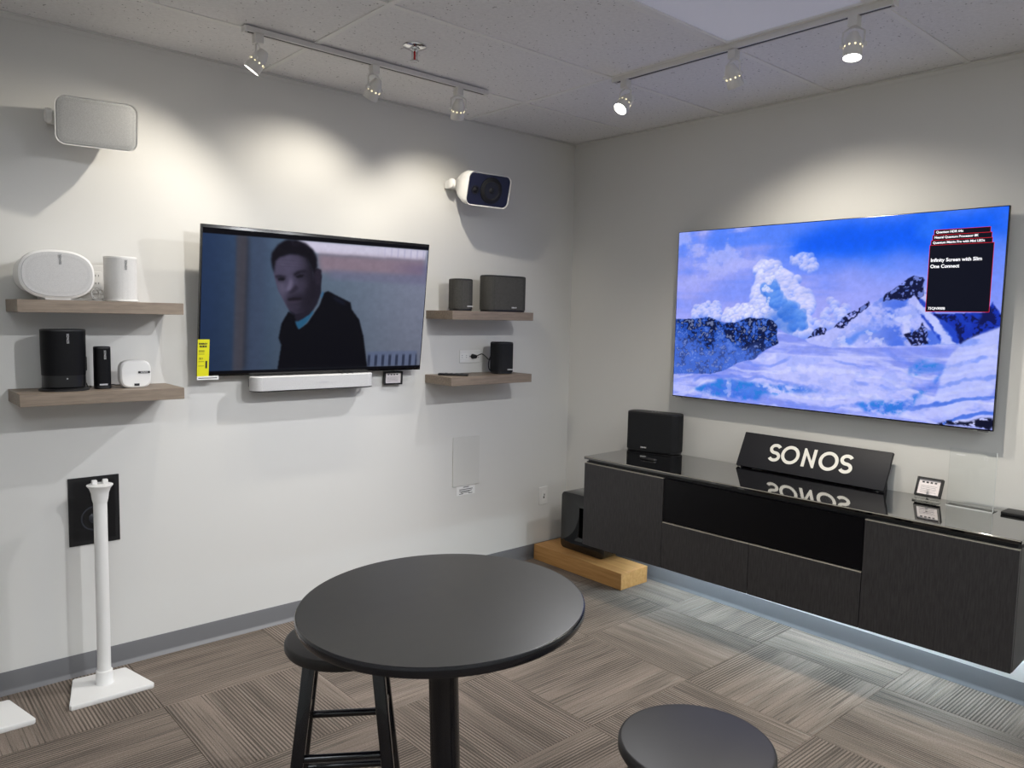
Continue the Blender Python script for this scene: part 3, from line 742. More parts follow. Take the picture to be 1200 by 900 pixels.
def cards(parent):
    specs = [(0.827, 0.961, 0.087, 0.115, 'Quantum HDR 64x', 0.0118), (0.824, 0.965, 0.111, 0.139, 'Neural Quantum Processor 8K', 0.0118), (0.821, 0.967, 0.135, 0.163, 'Quantum Matrix Pro with Mini LEDs', 0.0118), (0.8185, 0.9715, 0.157, 0.4675, None, 0)]
    for k, (a, b, c, d, s, sz) in enumerate(specs):
        y = -0.0350-0.0004*k
        e = 0.0016
        pn = MB().box(uvx(a), uvx(b), y-0.0002, y, uvz(d), uvz(c)).build('caption_panel', M['scr_red'], parent, smooth=False)
        MB().box(uvx(a)+e, uvx(b)-e, y-0.0003, y-0.0001, uvz(d)+e, uvz(c)-e).build('caption_fill', M['scr_panel'], pn, smooth=False)
        if s: text('caption_text', s, sz*1.15, M['scr_txt'], pn, (uvx(a)+0.008, y-0.0005, uvz((c+c+0.024)/2)), ext=0.0001, bold=0.0004, align='LEFT')
        else:
            text('caption_text', 'Infinity Screen with Slim', 0.0208, M['scr_txt'], pn, (uvx(a)+0.008, y-0.0005, uvz(0.228)), ext=0.0001, bold=0.0006, align='LEFT')
            text('caption_text', 'One Connect', 0.0208, M['scr_txt'], pn, (uvx(a)+0.008, y-0.0005, uvz(0.257)), ext=0.0001, bold=0.0006, align='LEFT')
            text('caption_text', '75QN900B', 0.0150, M['scr_txt'], pn, (uvx(a)+0.010, y-0.0005, uvz(0.452)), ext=0.0001, bold=0.0003, align='LEFT')
cards(tv)

# ------------------------------------------------------------------ smaller television on the left wall, tipped forward on its mount
TV1_LOC, TV1_ROT = (-1.869, -0.12, 1.614), (0.1145, 0, -0.0114)
tv = thing('television', 'smaller tilted wall television showing a man in a dark hoodie', 'television', TV1_LOC, TV1_ROT)
w1, h1 = 0.601, 0.3415
MB().box(-w1, w1, 0.0, 0.022, -h1, h1).build('bezel', M['bezel'], tv, bevel=0.003)
picture_mesh('screen', paint_man(), -w1+0.006, w1-0.006, -h1+0.012, h1-0.014, -0.0005, M['screen'], tv, 'glowing picture of a dark haired man before a blue grey wall')
MB().box(-0.36, 0.36, 0.022, 0.045, -h1+0.01, 0.02).build('rear_housing', M['black'], tv, bevel=0.008)
MB().box(-0.22, 0.22, 0.022, 0.034, 0.02, 0.2).build('wall_mount', M['black'], tv)

tg = thing('energy_label', 'yellow energy guide tag hung on the corner of the smaller television', 'tag', TV1_LOC, TV1_ROT)
x0, x1, z0, z1 = -w1-0.004, -w1+0.048, -h1+0.003, -h1+0.172
MB().box(x0, x1, -0.0030, -0.0018, z0, z1).build('card', M['yellow'], tg, smooth=False)
text('lettering', 'ENERGY', 0.0100, M['ink'], tg, ((x0+x1)/2-0.002, -0.0034, z1-0.020), bold=0.0004)
text('lettering', 'GUIDE', 0.0110, M['ink'], tg, ((x0+x1)/2-0.002, -0.0034, z1-0.032), bold=0.0006)
pr = MB()
for k, (a, b) in enumerate(((0.05, 0.06), (0.052, 0.065), (0.058, 0.066), (0.066, 0.064), (0.100, 0.06), (0.12, 0.05))):
    pr.box(x0+0.005, x0+0.030, -0.0034, -0.0030, z1-a-0.0016, z1-a)
pr.build('printed_lines', M['ink'], tg, smooth=False, kind='stuff')
text('lettering', '$21', 0.012, M['ink'], tg, (x0+0.017, -0.0034, z1-0.087))
MB().box(x1-0.016, x1-0.008, -0.0034, -0.0030, z1-0.132, z1-0.098).build('rating_block', M['ink'], tg, smooth=False)
MB().box(x0, x1+0.045, -0.0044, -0.0032, z0-0.016, z0+0.001).build('white_strip', M['label_white'], tg, smooth=False)
MB().box(x0+0.006, x1+0.038, -0.0048, -0.0044, z0-0.0095, z0-0.0065).build('strip_print', M['ink'], tg, smooth=False)

# ------------------------------------------------------------------ white soundbar under it
sb = thing('soundbar', 'white wall-hung soundbar with rounded ends below the smaller television', 'speaker', (-1.905, 0, 1.233))
pl = [(p[0], p[1]) for p in rrect(0.652, 0.098, 0.046, 10)]
MB().loft([XY(pl, -0.031, 0, -0.082), XY(pl, 0.033, 0, -0.082)]).build('grille', M['grille_white'], sb)
MB().loft([XY([(p[0]*0.985, p[1]*0.93) for p in pl], -0.037, 0, -0.082), XY(pl, -0.034, 0, -0.082), XY(pl, -0.0312, 0, -0.082)]).build('base', M['black'], sb)
MB().loft([XY(pl, 0.033, 0, -0.082), XY([(p[0]*0.99, p[1]*0.94) for p in pl], 0.036, 0, -0.082)]).build('top_cap', M['white'], sb)
for k in (-0.03, 0.0, 0.03): MB().cyl((0.18+k, -0.10, 0.0355), (0.18+k, -0.10, 0.0368), 0.006).build('touch_control', M['ink'], sb)
text('lettering', 'SONOS', 0.012, M['silver_print'], sb, (0.03, -0.1315, 0.0), bold=0.0003)
MB().box(-0.3, 0.3, -0.034, -0.001, -0.02, 0.02).build('wall_bracket', M['black'], sb)
cb = MB().tube([(0.326+0.02*math.sin(t), -0.06, 0.012+0.02*math.cos(t)) for t in [R(a) for a in range(-20, 200, 20)]], 0.0025)
tag(cb.build('soundbar_cable', M['black'], None, loc=(-1.905, 0, 1.233)), 'short black cable looping out at the right end of the white soundbar', 'cable')

# small framed price card on the wall by the soundbar
def framed_card(name, label, loc, rot, w, h, tilt, stand=False):
    t = thing(name, label, 'card', loc, rot)
    f = MB(); e = 0.008
    q = Matrix.Rotation(tilt, 4, 'X')
    def put(m, nm, mat, **k):
        o = m.build(nm, mat, t, **k); o.rotation_euler = (tilt, 0, 0); return o
    f.box(-w/2, w/2, -0.006, 0.012, 0, e).box(-w/2, w/2, -0.006, 0.012, h-e, h).box(-w/2, -w/2+e, -0.006, 0.012, e, h-e).box(w/2-e, w/2, -0.006, 0.012, e, h-e).box(-w/2+e, w/2-e, 0.004, 0.012, e, h-e)
    put(f, 'frame', M['black'], smooth=False)
    c = put(MB().box(-w/2+e, w/2-e, 0.002, 0.0036, e, h-e), 'card', M['paper'], smooth=False)
    m = MB()
    for k in range(4): m.box(-w*0.30+k*w*0.16, -w*0.30+k*w*0.16+w*0.09, 0.0012, 0.002, h*0.72, h*0.80)
    for k in range(5): m.box(-w*0.32, w*(0.30-0.04*(k % 2)), 0.0012, 0.002, h*(0.56-0.085*k), h*(0.57-0.085*k))
    put(m, 'printed_lines', M['ink'], smooth=False, kind='stuff')
    return t
t = framed_card('price_card', 'small black framed price card on the wall beside the soundbar', (-1.405, -0.028, 1.193), (0, 0, R(-6)), 0.110, 0.072, R(4))
MB().box(-0.02, 0.02, 0.012, 0.026, 0.02, 0.05).build('wall_clip', M['black'], t)

# ------------------------------------------------------------------ floating shelves
def shelf(loc, label):
    t = thing('floating_shelf', label, 'shelf', loc, (0, 0, 0), 'floating shelves on the left wall')
    MB().box(-0.299, 0.299, -0.25, -0.001, -0.048, 0).build('board', M['shelf'], t, bevel=0.0012, seg=1)
    return t
sh0 = shelf((-2.883, 0, 1.603), 'grey wood floating shelf carrying the two white speakers, upper left')
dup(sh0, (-2.885, 0, 1.247), label='grey wood floating shelf carrying the black smart speakers, lower left')
dup(sh0, (-0.872, 0, 1.603), label='grey wood floating shelf with two charcoal cloth speakers, right of the smaller television')
dup(sh0, (-0.874, 0, 1.239), label='grey wood floating shelf holding one small black speaker and a remote')

# ------------------------------------------------------------------ speakers on the left shelves
sp = thing('oval_speaker', 'wide white oval speaker at the left end of the upper left shelf', 'speaker', (-3.038, -0.175, 1.606), (0, 0, R(3)))
zc = 0.096
L = lambda w, h, y, dz=0: XZ(superell(w, h, 2.5), y, 0, zc+dz)
MB().loft([L(0.248, 0.174, -0.026), L(0.262, 0.188, -0.020), L(0.264, 0.190, -0.008), L(0.250, 0.180, 0.012), L(0.232, 0.166, 0.05), L(0.236, 0.164, 0.10), L(0.236, 0.160, 0.125), L(0.20, 0.13, 0.138)]).build('body', M['white_satin'], sp)
MB().loft([L(0.246, 0.172, -0.0262), L(0.242, 0.168, -0.0285), L(0.20, 0.13, -0.0300)]).build('front_grille', M['grille_white'], sp)
MB().box(-0.045, 0.045, -0.02, 0.09, -0.003, 0.012).build('foot', M['white'], sp, bevel=0.003)
text('lettering', 'SONOS', 0.0115, M['grey_print'], sp, (0.008, -0.0312, zc+0.058), (PI/2, PI/2, 0), ext=0.0012)

sp = thing('round_speaker', 'small white cylindrical speaker at the right end of the upper left shelf', 'speaker', (-2.797, -0.135, 1.603))
E_ = lambda w, d, z: XY(superell(w, d, 2.3), z)
MB().loft([E_(0.118, 0.126, 0.0), E_(0.128, 0.136, 0.003), E_(0.128, 0.136, 0.010)]).build('base', M['white_satin'], sp)
MB().loft([E_(0.121, 0.129, 0.010), E_(0.121, 0.129, 0.176)]).build('grille', M['grille_pale'], sp)
MB().loft([E_(0.122, 0.130, 0.176), E_(0.122, 0.130, 0.182), E_(0.116, 0.124, 0.184), E_(0.1, 0.108, 0.1825)]).build('top_cap', M['white_satin'], sp)
text('lettering', 'SONOS', 0.0115, M['grey_print'], sp, (0.004, -0.0655, 0.150), (PI/2, PI/2, 0), ext=0.0015)

sp = thing('portable_speaker', 'tall black portable speaker standing on its charging ring, lower left shelf', 'speaker', (-3.014, -0.14, 1.247))
MB().loft([E_(0.176, 0.15, 0.0), E_(0.176, 0.15, 0.006), E_(0.160, 0.132, 0.011)]).build('charging_ring', M['black'], sp)
MB().loft([E_(0.142, 0.112, 0.011), E_(0.152, 0.122, 0.016), E_(0.152, 0.122, 0.062)]).build('base', M['black_satin'], sp)
MB().loft([E_(0.154, 0.124, 0.062), E_(0.158, 0.127, 0.15), E_(0.158, 0.127, 0.236)]).build('grille', M['grille_black'], sp)
MB().loft([E_(0.159, 0.128, 0.236), E_(0.158, 0.127, 0.241), E_(0.146, 0.116, 0.243)]).build('top_cap', M['black'], sp)
text('lettering', 'SONOS', 0.0115, M['print_white'], sp, (0.004, -0.0645, 0.207), (PI/2, PI/2, 0), ext=0.0012)
MB().cyl((0, -0.0605, 0.050), (0, -0.0622, 0.050), 0.003).build('status_light', M['silver_print'], sp)

sp = thing('slim_speaker', 'slim black upright travel speaker between the portable speaker and the white amplifier', 'speaker', (-2.875, -0.14, 1.247))
F_ = lambda w, d, z: XY(superell(w, d, 2.8), z)
MB().loft([F_(0.054, 0.052, 0.0), F_(0.062, 0.060, 0.004), F_(0.062, 0.060, 0.014)]).build('base', M['black'], sp)
MB().loft([F_(0.0615, 0.0595, 0.014), F_(0.0615, 0.0595, 0.166)]).build('grille', M['grille_black'], sp)
MB().loft([F_(0.062, 0.060, 0.166), F_(0.061, 0.059, 0.171), F_(0.053, 0.051, 0.173)]).build('top_cap', M['black'], sp)
text('lettering', 'SONOS', 0.0110, M['print_white'], sp, (0.004, -0.0308, 0.140), (PI/2, PI/2, 0), ext=0.0012)
MB().box(-0.018, 0.012, -0.0312, -0.0296, 0.016, 0.022).build('sticker', M['silver_print'], sp, smooth=False)

sp = thing('wireless_amplifier', 'small white rounded square wireless unit standing at the right of the lower left shelf', 'device', (-2.756, -0.15, 1.248))
G_ = lambda w, h, y: XZ(superell(w, h, 3.6), y, 0, 0.057)
MB().loft([G_(0.108, 0.104, -0.028), G_(0.120, 0.115, -0.022), G_(0.124, 0.118, 0.0), G_(0.116, 0.110, 0.026), G_(0.10, 0.09, 0.032)]).build('body', M['white_satin'], sp)
MB().box(0.008, 0.054, -0.0298, -0.0262, 0.060, 0.069).build('name_plate', M['ink'], sp, smooth=False)
text('lettering', 'SONOS', 0.0085, M['print_white'], sp, (0.031, -0.0302, 0.0645), bold=0.0002)
MB().box(-0.008, 0.012, -0.0290, -0.024, 0.008, 0.018).build('indicator_port', M['ink'], sp, smooth=False)

# white cables and wall plates behind the upper shelf
def wall_plate(label, x, z, w, h, kind):
    t = thing('wall_plate', label, 'outlet', (x, 0, z))
    MB().box(-w/2, w/2, -0.006, -0.001, -h/2, h/2).build('plate', M['white'], t, bevel=0.002, seg=1)
    return t
def sockets(t, xc):
    r = MB().box(xc-0.017, xc+0.017, -0.0085, -0.006, -0.033, 0.033).build('socket', M['white_satin'], t, bevel=0.001, seg=1)
    for dz in (-0.016, 0.016):
        for dx in (-0.006, 0.006): MB().box(xc+dx-0.001, xc+dx+0.001, -0.0089, -0.0080, dz-0.004, dz+0.004).build('slot', M['ink'], r, smooth=False)
t = wall_plate('white wall socket half hidden between the oval and cylindrical white speakers', -2.855, 1.695, 0.075, 0.118, '')
sockets(t, 0)
tag(MB().tube([(-2.870, -0.011, 1.66), (-2.868, -0.04, 1.655), (-2.865, -0.05, 1.66), (-2.86, -0.06, 1.63), (-2.875, -0.075, 1.609), (-2.90, -0.08, 1.608), (-2.93, -0.07, 1.608), (-2.955, -0.06, 1.608)], 0.003).build('white_cable', M['white'], None), 'white power cable trailing from the wall socket to the oval white speaker', 'cable')
def coil(c, r, n, th, mat, name, label, sq=0.6, ph=0):
    pts = []
    for i in range(n*14+1):
        a = 2*PI*i/14+ph; k = 1+0.18*math.sin(1.7*a+ph)
        pts.append((c[0]+r*k*math.cos(a), c[1]+0.012*math.sin(2.3*a), c[2]+r*k*sq*math.sin(a)+0.004*math.sin(3*a)))
    return tag(MB().tube(pts, th).build(name, mat, None), label, 'cable')
coil((-2.876, -0.10, 1.632), 0.022, 3, 0.0022, M['white'], 'white_cable', 'coiled white speaker cable on the upper left shelf between the white speakers', 1.1)
tag(MB().tube([(-2.952, -0.12, 1.262), (-2.935, -0.10, 1.262), (-2.928, -0.09, 1.285), (-2.925, -0.08, 1.30), (-2.922, -0.07, 1.27), (-2.915, -0.07, 1.252), (-2.90, -0.06, 1.2505)], 0.003).build('black_cable', M['black'], None), 'black cable bundle behind the portable and slim speakers, lower left shelf', 'cable')
tag(MB().tube([(-2.852, -0.11, 1.2505), (-2.84, -0.10, 1.256), (-2.825, -0.09, 1.258), (-2.815, -0.10, 1.256), (-2.79, -0.11, 1.256)], 0.0025).build('black_cable', M['black'], None), 'thin black cable lying between the slim speaker and the white unit', 'cable')
t = thing('power_adapter', 'black power adapter on the wall behind the slim travel speaker', 'adapter', (-2.932, -0.001, 1.345))
MB().box(-0.022, 0.022, -0.05, 0, -0.03, 0.03).build('body', M['black'], t, bevel=0.004)
MB().cyl((0, -0.03, -0.03), (0, -0.03, -0.044), 0.004, 0.003).build('strain_relief', M['black'], t)

# ------------------------------------------------------------------ speakers on the right shelves
def cloth_speaker(label, loc, rotz, w, d, h, rad, mat, logo_x=0.5, logo=True, top='black'):
    t = thing('cloth_speaker', label, 'speaker', loc, (0, 0, rotz))
    pb = rrect(w, d, rad, 8)
    sc = lambda k: [(p[0]*(1-2*k/w), p[1]*(1-2*k/d)) for p in pb]
    MB().loft([XY(sc(0.008), 0), XY(sc(0.003), 0.003), XY(sc(0.003), 0.012)]).build('base', M['black'], t)
    MB().loft([XY(pb, 0.012), XY(pb, h-0.010)]).build('cloth', mat, t)
    MB().loft([XY(pb, h-0.010), XY(sc(0.001), h-0.004), XY(sc(0.005), h-0.001), XY(sc(0.012), h)]).build('top_cap', M[top], t)
    if logo:
        text('lettering', 'DENON', 0.010, M['print_white'], t, (w*(logo_x-0.5), -d/2-0.0006, 0.026), bold=0.0003)
    for k in (-0.02, 0, 0.02): MB().cyl((k, 0, h-0.0005), (k, 0, h+0.0006), 0.004, n=12).build('touch_control', M['silver_print'], t)
    return t
cloth_speaker('small charcoal cloth speaker at the left of the upper right shelf', (-1.030, -0.135, 1.603), R(-8), 0.124, 0.120, 0.180, 0.045, M['cloth_dark'], 0.72)
cloth_speaker('wide charcoal cloth speaker at the right of the upper right shelf', (-0.722, -0.142, 1.603), R(-3), 0.298, 0.120, 0.211, 0.05, M['cloth_dark'], 0.63)
cloth_speaker('small black cloth speaker alone on the lower right shelf', (-0.716, -0.135, 1.239), R(-12), 0.124, 0.116, 0.188, 0.04, M['cloth_black'], 0.72)
t = thing('remote_control', 'thin black remote lying at the left of the lower right shelf', 'remote', (-1.085, -0.150, 1.239), (0, 0, R(42)))
MB().box(-0.018, 0.018, -0.085, 0.085, 0, 0.013).build('body', M['black'], t, bevel=0.004)
for k in range(4):
    for q in (-0.008, 0.008): MB().box(q-0.004, q+0.004, -0.055+0.03*k, -0.043+0.03*k, 0.013, 0.0142).build('button', M['dark_metal'], t, smooth=False)
t = wall_plate('double white wall socket with a black plug above the lower right shelf', -0.853, 1.336, 0.155, 0.076, '')
sockets_ = []
for xc in (-0.045, 0.045):
    r_ = MB().box(xc-0.033, xc+0.033, -0.0085, -0.006, -0.017, 0.017).build('socket', M['white_satin'], t, bevel=0.001, seg=1)
    for dx in (-0.016, 0.016):
        for dz in (-0.006, 0.006): MB().box(xc+dx-0.004, xc+dx+0.004, -0.0089, -0.0080, dz-0.001, dz+0.001).build('slot', M['ink'], r_, smooth=False)
MB().cyl((0, -0.006, 0.0), (0, -0.0078, 0), 0.004, n=10).build('screw', M['steel'], t)
t = thing('power_plug', 'black power plug in the double socket above the lower right shelf', 'plug', (-0.835, -0.0085, 1.336))
MB().cyl((0, 0, 0), (0, -0.030, 0), 0.015, 0.011, 16).build('body', M['black'], t)
pts = [(-0.835, -0.038, 1.336), (-0.825, -0.05, 1.345), (-0.80, -0.055, 1.352), (-0.775, -0.06, 1.335), (-0.75, -0.06, 1.318), (-0.72, -0.065, 1.325), (-0.695, -0.06, 1.345), (-0.70, -0.05, 1.352), (-0.725, -0.05, 1.345), (-0.745, -0.05, 1.30), (-0.74, -0.05, 1.26), (-0.71, -0.05, 1.243), (-0.68, -0.06, 1.245)]
def spline(pts, n=5):
    P = [Vector(p) for p in pts]; P = [P[0]]+P+[P[-1]]; out = []
    for i in range(1, len(P)-2):
        for k in range(n):
            t_ = k/n; a, b, c, d = P[i-1:i+3]
            out.append(0.5*((2*b)+(c-a)*t_+(2*a-5*b+4*c-d)*t_**2+(3*b-a-3*c+d)*t_**3))
    out.append(P[-2]); return out
tag(MB().tube(spline(pts), 0.003).build('black_cable', M['black'], None), 'looping black cord from the double socket to the small black speaker', 'cable')
t = wall_plate('white wall socket half hidden between the two charcoal cloth speakers', -0.905, 1.69, 0.075, 0.118, '')
sockets(t, 0)
coil((-0.935, -0.075, 1.645), 0.022, 4, 0.0028, M['black'], 'black_cable', 'tangle of black cord between the two charcoal cloth speakers', 1.3)

# ------------------------------------------------------------------ outdoor speakers on brackets
def outdoor(label, x, z, yaw, tilt, covered):
    t = thing('outdoor_speaker', label, 'speaker', (x, 0, z))
    w, h, d = 0.284, 0.182, 0.165
    rot = Euler((tilt, 0, yaw))
    pv = Vector((0, -0.085, 0))
    def P(m, nm, mat, parent=t, **k):
        o = m.build(nm, mat, parent, **k); o.location = pv; o.rotation_euler = rot; return o
    q = lambda k, y, dw=0, dh=0, r_=0.036: XZ(rrect(w*k-dw, h*k-dh, r_*k, 8), y)
    hull = P(MB().loft([q(1, -0.150, 0.010, 0.010, 0.032), q(1, -0.155), q(1, -0.140), q(0.99, -0.09), XZ(rrect(w*0.93, h*0.86, 0.05, 8), -0.03), XZ(rrect(w*0.80, h*0.66, 0.05, 8), 0.02), XZ(rrect(w*0.68, h*0.5, 0.045, 8), 0.035)]), 'housing', M['white_satin'])
    if covered:
        P(MB().loft([q(1, -0.1500, 0.011, 0.011, 0.032), q(1, -0.1545, 0.014, 0.014, 0.03), q(1, -0.1565, 0.05, 0.05, 0.02)]), 'front_grille', M['grille_grey'])
    else:
        P(MB().loft([q(1, -0.150, 0.012, 0.012, 0.03), q(1, -0.153, 0.015, 0.015, 0.03)]), 'baffle', M['navy'])
        P(MB().lathe([(0.072, 0), (0.072, 0.004), (0.064, 0.007)], (0.014, -0.153, 0), (0, -1, 0), 40), 'surround', M['rubber'])
        P(MB().lathe([(0.0635, 0.0072), (0.052, 0.0105), (0.045, 0.0072), (0.018, 0.0050), (0.018, 0.0065), (0.010, 0.0115), (0.001, 0.013)], (0.014, -0.153, 0), (0, -1, 0), 40), 'woofer_cone', M['black'])
        P(MB().lathe([(0.025, 0), (0.025, 0.004), (0.019, 0.005), (0.016, 0.0035), (0.010, 0.008), (0.001, 0.010)], (-0.090, -0.153, -0.006), (0, -1, 0), 28), 'tweeter', M['rubber'])
    b = MB()
    b.box(-0.05, 0.05, -0.010, -0.001, -0.04, 0.04)
    br = b.build('bracket', M['white_satin'], t, bevel=0.003)
    arm = MB().box(-w/2-0.014, w/2-0.06, -0.030, -0.010, -0.02, 0.02)
    arm.build('bracket_arm', M['white_satin'], br, bevel=0.004)
    for s in (-1,):
        k = MB().box(s*(w/2+0.014)-0.004, s*(w/2+0.014)+0.004, -0.100, -0.028, -0.024, 0.024).build('side_arm', M['white_satin'], t, bevel=0.003)
        MB().cyl((s*(w/2+0.010), -0.085, 0), (s*(w/2+0.030), -0.085, 0), 0.028, 0.026, 28).build('knob', M['white_satin'], k, bevel=0.003)
    return t
outdoor('white outdoor wall speaker with its grey grille on, upper left', -2.870, 2.322, R(-9), R(13), True)
outdoor('white outdoor wall speaker with the grille off and woofer showing', -0.905, 2.312, R(-5), R(14), False)

# ------------------------------------------------------------------ flush things on the left wall
t = thing('in_wall_speaker', 'black in-wall speaker set into the left wall behind a white stand', 'speaker', (-2.8865, 0, 0.7125))
w, h = 0.197, 0.292; e = 0.017
MB().box(-w/2, w/2, -0.005, -0.0005, h/2-e, h/2).box(-w/2, w/2, -0.005, -0.0005, -h/2, -h/2+e).box(-w/2, -w/2+e, -0.005, -0.0005, -h/2+e, h/2-e).box(w/2-e, w/2, -0.005, -0.0005, -h/2+e, h/2-e).build('frame', M['black'], t, smooth=False)
bf = MB().loft([XZ([(-w/2+e, -h/2+e), (w/2-e, -h/2+e), (w/2-e, h/2-e), (-w/2+e, h/2-e)], -0.0046), XZ([(-w/2+e+.012, -h/2+e+.012), (w/2-e-.012, -h/2+e+.012), (w/2-e-.012, h/2-e-.012), (-w/2+e+.012, h/2-e-.012)], -0.0016)]).build('baffle', M['black_satin'], t, smooth=False)
MB().lathe([(0.070, 0), (0.070, 0.0020), (0.064, 0.0028), (0.058, 0.0020)], (0, -0.0016, -0.035), (0, -1, 0), 48).build('surround', M['rubber'], t)
MB().lathe([(0.058, 0.0021), (0.052, 0.0032), (0.024, 0.0020), (0.022, 0.0034), (0.013, 0.0080), (0.001, 0.0095)], (0, -0.0016, -0.035), (0, -1, 0), 48).build('woofer_cone', M['cone_grey'], t)
MB().lathe([(0.022, 0), (0.022, 0.002), (0.016, 0.003), (0.009, 0.005), (0.001, 0.006)], (-0.008, -0.0016, 0.076), (0, -1, 0), 28).build('tweeter', M['rubber'], t)
for x in (-0.06, 0.06): MB().cyl((x, -0.0015, -0.122), (x, -0.0042, -0.122), 0.0045, n=12).build('screw', M['rubber'], t)

t = thing('access_panel', 'flush white painted panel low on the left wall under the right shelves', 'panel', (-0.869, 0, 0.707))
MB().box(-0.100, 0.100, -0.0090, -0.0005, -0.149, 0.149).build('panel', M['panel'], t, bevel=0.001, seg=1)
t = thing('wall_label', 'small white printed label below the flush wall panel', 'label', (-0.866, 0, 0.528))
MB().box(-0.070, 0.070, -0.0035, -0.0008, -0.028, 0.028).build('card', M['label_white'], t, smooth=False)
m = MB()
for z, a, b in ((0.019, -0.02, 0.022), (0.006, -0.05, 0.052), (-0.004, -0.05, 0.045), (-0.012, -0.04, 0.03), (-0.020, -0.05, -0.02), (-0.020, 0.02, 0.05)): m.box(a, b, -0.0039, -0.0034, z-0.002, z+0.002)
m.build('printed_lines', M['ink'], t, smooth=False, kind='stuff')
t = wall_plate('white wall outlet low on the left wall near the corner', -0.215, 0.404, 0.075, 0.118, '')
sk = MB().box(-0.017, 0.017, -0.0072, -0.006, -0.033, 0.033).build('socket', M['white_satin'], t, smooth=False)
MB().box(-0.003, 0.006, -0.0085, -0.007, -0.018, -0.004).build('slot', M['ink'], sk, smooth=False)
MB().box(0.002, 0.008, -0.0085, -0.007, 0.0, 0.012).build('slot', M['ink'], sk, smooth=False)

# ------------------------------------------------------------------ white speaker stands
def stand(label, loc):
    t = thing('speaker_stand', label, 'stand', loc, (0, 0, 0), 'white speaker stands by the left wall')
    pl = [(-0.152, -0.135), (0.153, -0.135), (0.158, -0.125), (0.108, 0.092), (0.100, 0.098), (-0.090, 0.112), (-0.098, 0.106), (-0.157, -0.125)]
    f = [(p[0]*0.985, p[1]*0.985) for p in pl]
    MB().loft([XY(f, 0.0), XY(pl, 0.003), XY(pl, 0.017), XY(f, 0.020)]).build('base', M['white_satin'], t)
    MB().lathe([(0.036, 0.020), (0.034, 0.024), (0.031, 0.075), (0.027, 0.078)], n=32).build('collar', M['white_satin'], t)
    MB().lathe([(0.0255, 0.078), (0.0255, 0.788)], n=32).build('pole', M['white_satin'], t)
    hd = MB().lathe([(0.0265, 0.785), (0.030, 0.80), (0.033, 0.825), (0.040, 0.845), (0.049, 0.856), (0.049, 0.859), (0.044, 0.861)], n=32).build('flared_head', M['white_satin'], t)
    for x in (-0.020, 0.020): MB().box(x-0.010, x+0.010, -0.010, 0.010, 0.860, 0.880).build('mounting_prong', M['white'], hd, bevel=0.004)
    return t
s0 = stand('white speaker stand standing in front of the black in-wall speaker', (-2.906, -0.187, 0))
dup(s0, (-3.338, -0.205, 0), label='white speaker stand at the left edge, only its base corner showing')

# ------------------------------------------------------------------ wooden plinth and subwoofer
t = thing('wooden_plinth', 'low honey oak plinth on the carpet in the corner', 'plinth', (-0.19, -0.40, 0))
MB().box(-0.122, 0.118, -0.373, 0.372, 0.001, 0.100).build('board', M['plinth'], t, bevel=0.0015, seg=1)
t = thing('subwoofer', 'glossy black subwoofer with a slot through its middle on the oak plinth', 'speaker', (-0.215, -0.362, 0.100), RW)
w, h, d = 0.375, 0.366, 0.170
outer = [(p[0], p[1]+h/2+0.003) for p in rrect(w, h, 0.032, 8)]
inner = [(p[0], p[1]+h/2+0.008) for p in rrect(0.056, 0.19, 0.006, 8)]
m = MB()
def ring(y, a, b): return [Vector((p[0], y, p[1])) for p in a], [Vector((p[0], y, p[1])) for p in b]
bm = m.bm
lo = [[bm.verts.new(p) for p in q] for q in ring(0.0, outer, inner)]; hi = [[bm.verts.new(p) for p in q] for q in ring(d, outer, inner)]
n = len(outer)
for i in range(n):
    j = (i+1) % n
    bm.faces.new((lo[0][i], lo[0][j], lo[1][j], lo[1][i])); bm.faces.new((hi[0][j], hi[0][i], hi[1][i], hi[1][j]))
    bm.faces.new((lo[0][j], lo[0][i], hi[0][i], hi[0][j])); bm.faces.new((lo[1][i], lo[1][j], hi[1][j], hi[1][i]))
m.build('housing', M['black_gloss'], t, bevel=0.0025, seg=2)
for x in (-0.12, 0.12):
    for y in (0.03, 0.14): MB().cyl((x, y, 0), (x, y, 0.006), 0.012, n=14).build('foot', M['rubber'], t)

# ------------------------------------------------------------------ wall-hung media console
A0, A1 = Vector((-0.580, -0.705, 0)), Vector((-0.510, -2.795, 0))
LEN = (A1-A0).length
ang = math.atan2(A1.y-A0.y, A1.x-A0.x)
con = thing('media_console', 'long charcoal wood wall-hung media console with a black glass top', 'console', A0, (0, 0, ang))
q = Matrix.Rotation(-ang, 3, 'Z')
b0 = Vector((0.0, 0.498, 0)); b1 = Vector((LEN, 0.498, 0))
ZB, ZT = 0.312, 0.812
pl = [(0.012, 0.020), (LEN-0.012, 0.020), (b1.x-0.012, b1.y), (b0.x+0.012, b0.y)]
MB().loft([XY(pl, ZB+0.004), XY(pl, ZT-0.016)]).build('body', M['console_body'], con, smooth=False)
def side(a, b, c):
    pl_ = [(a, 0.020), (a+0.011, 0.020), (c+0.011, b), (c, b)]
    MB().loft([XY(pl_, ZB), XY(pl_, ZT-0.030)]).build('side_panel', M['console_side'], con, smooth=False)
side(0.0, b0.y, b0.x); side(LEN-0.0115, b1.y, b1.x-0.0115)
pt = [(-0.003, -0.003), (LEN+0.003, -0.003), (b1.x+0.003, b1.y), (b0.x-0.003, b0.y)]
MB().loft([XY(pt, ZT-0.015), XY(pt, ZT)]).build('glass_top', M['topglass'], con, bevel=0.0015, seg=1, smooth=False)
MB().box(0.0, LEN, -0.0042, -0.0030, ZT-0.004, ZT-0.0008).build('glass_edge', M['edge'], con, smooth=False)
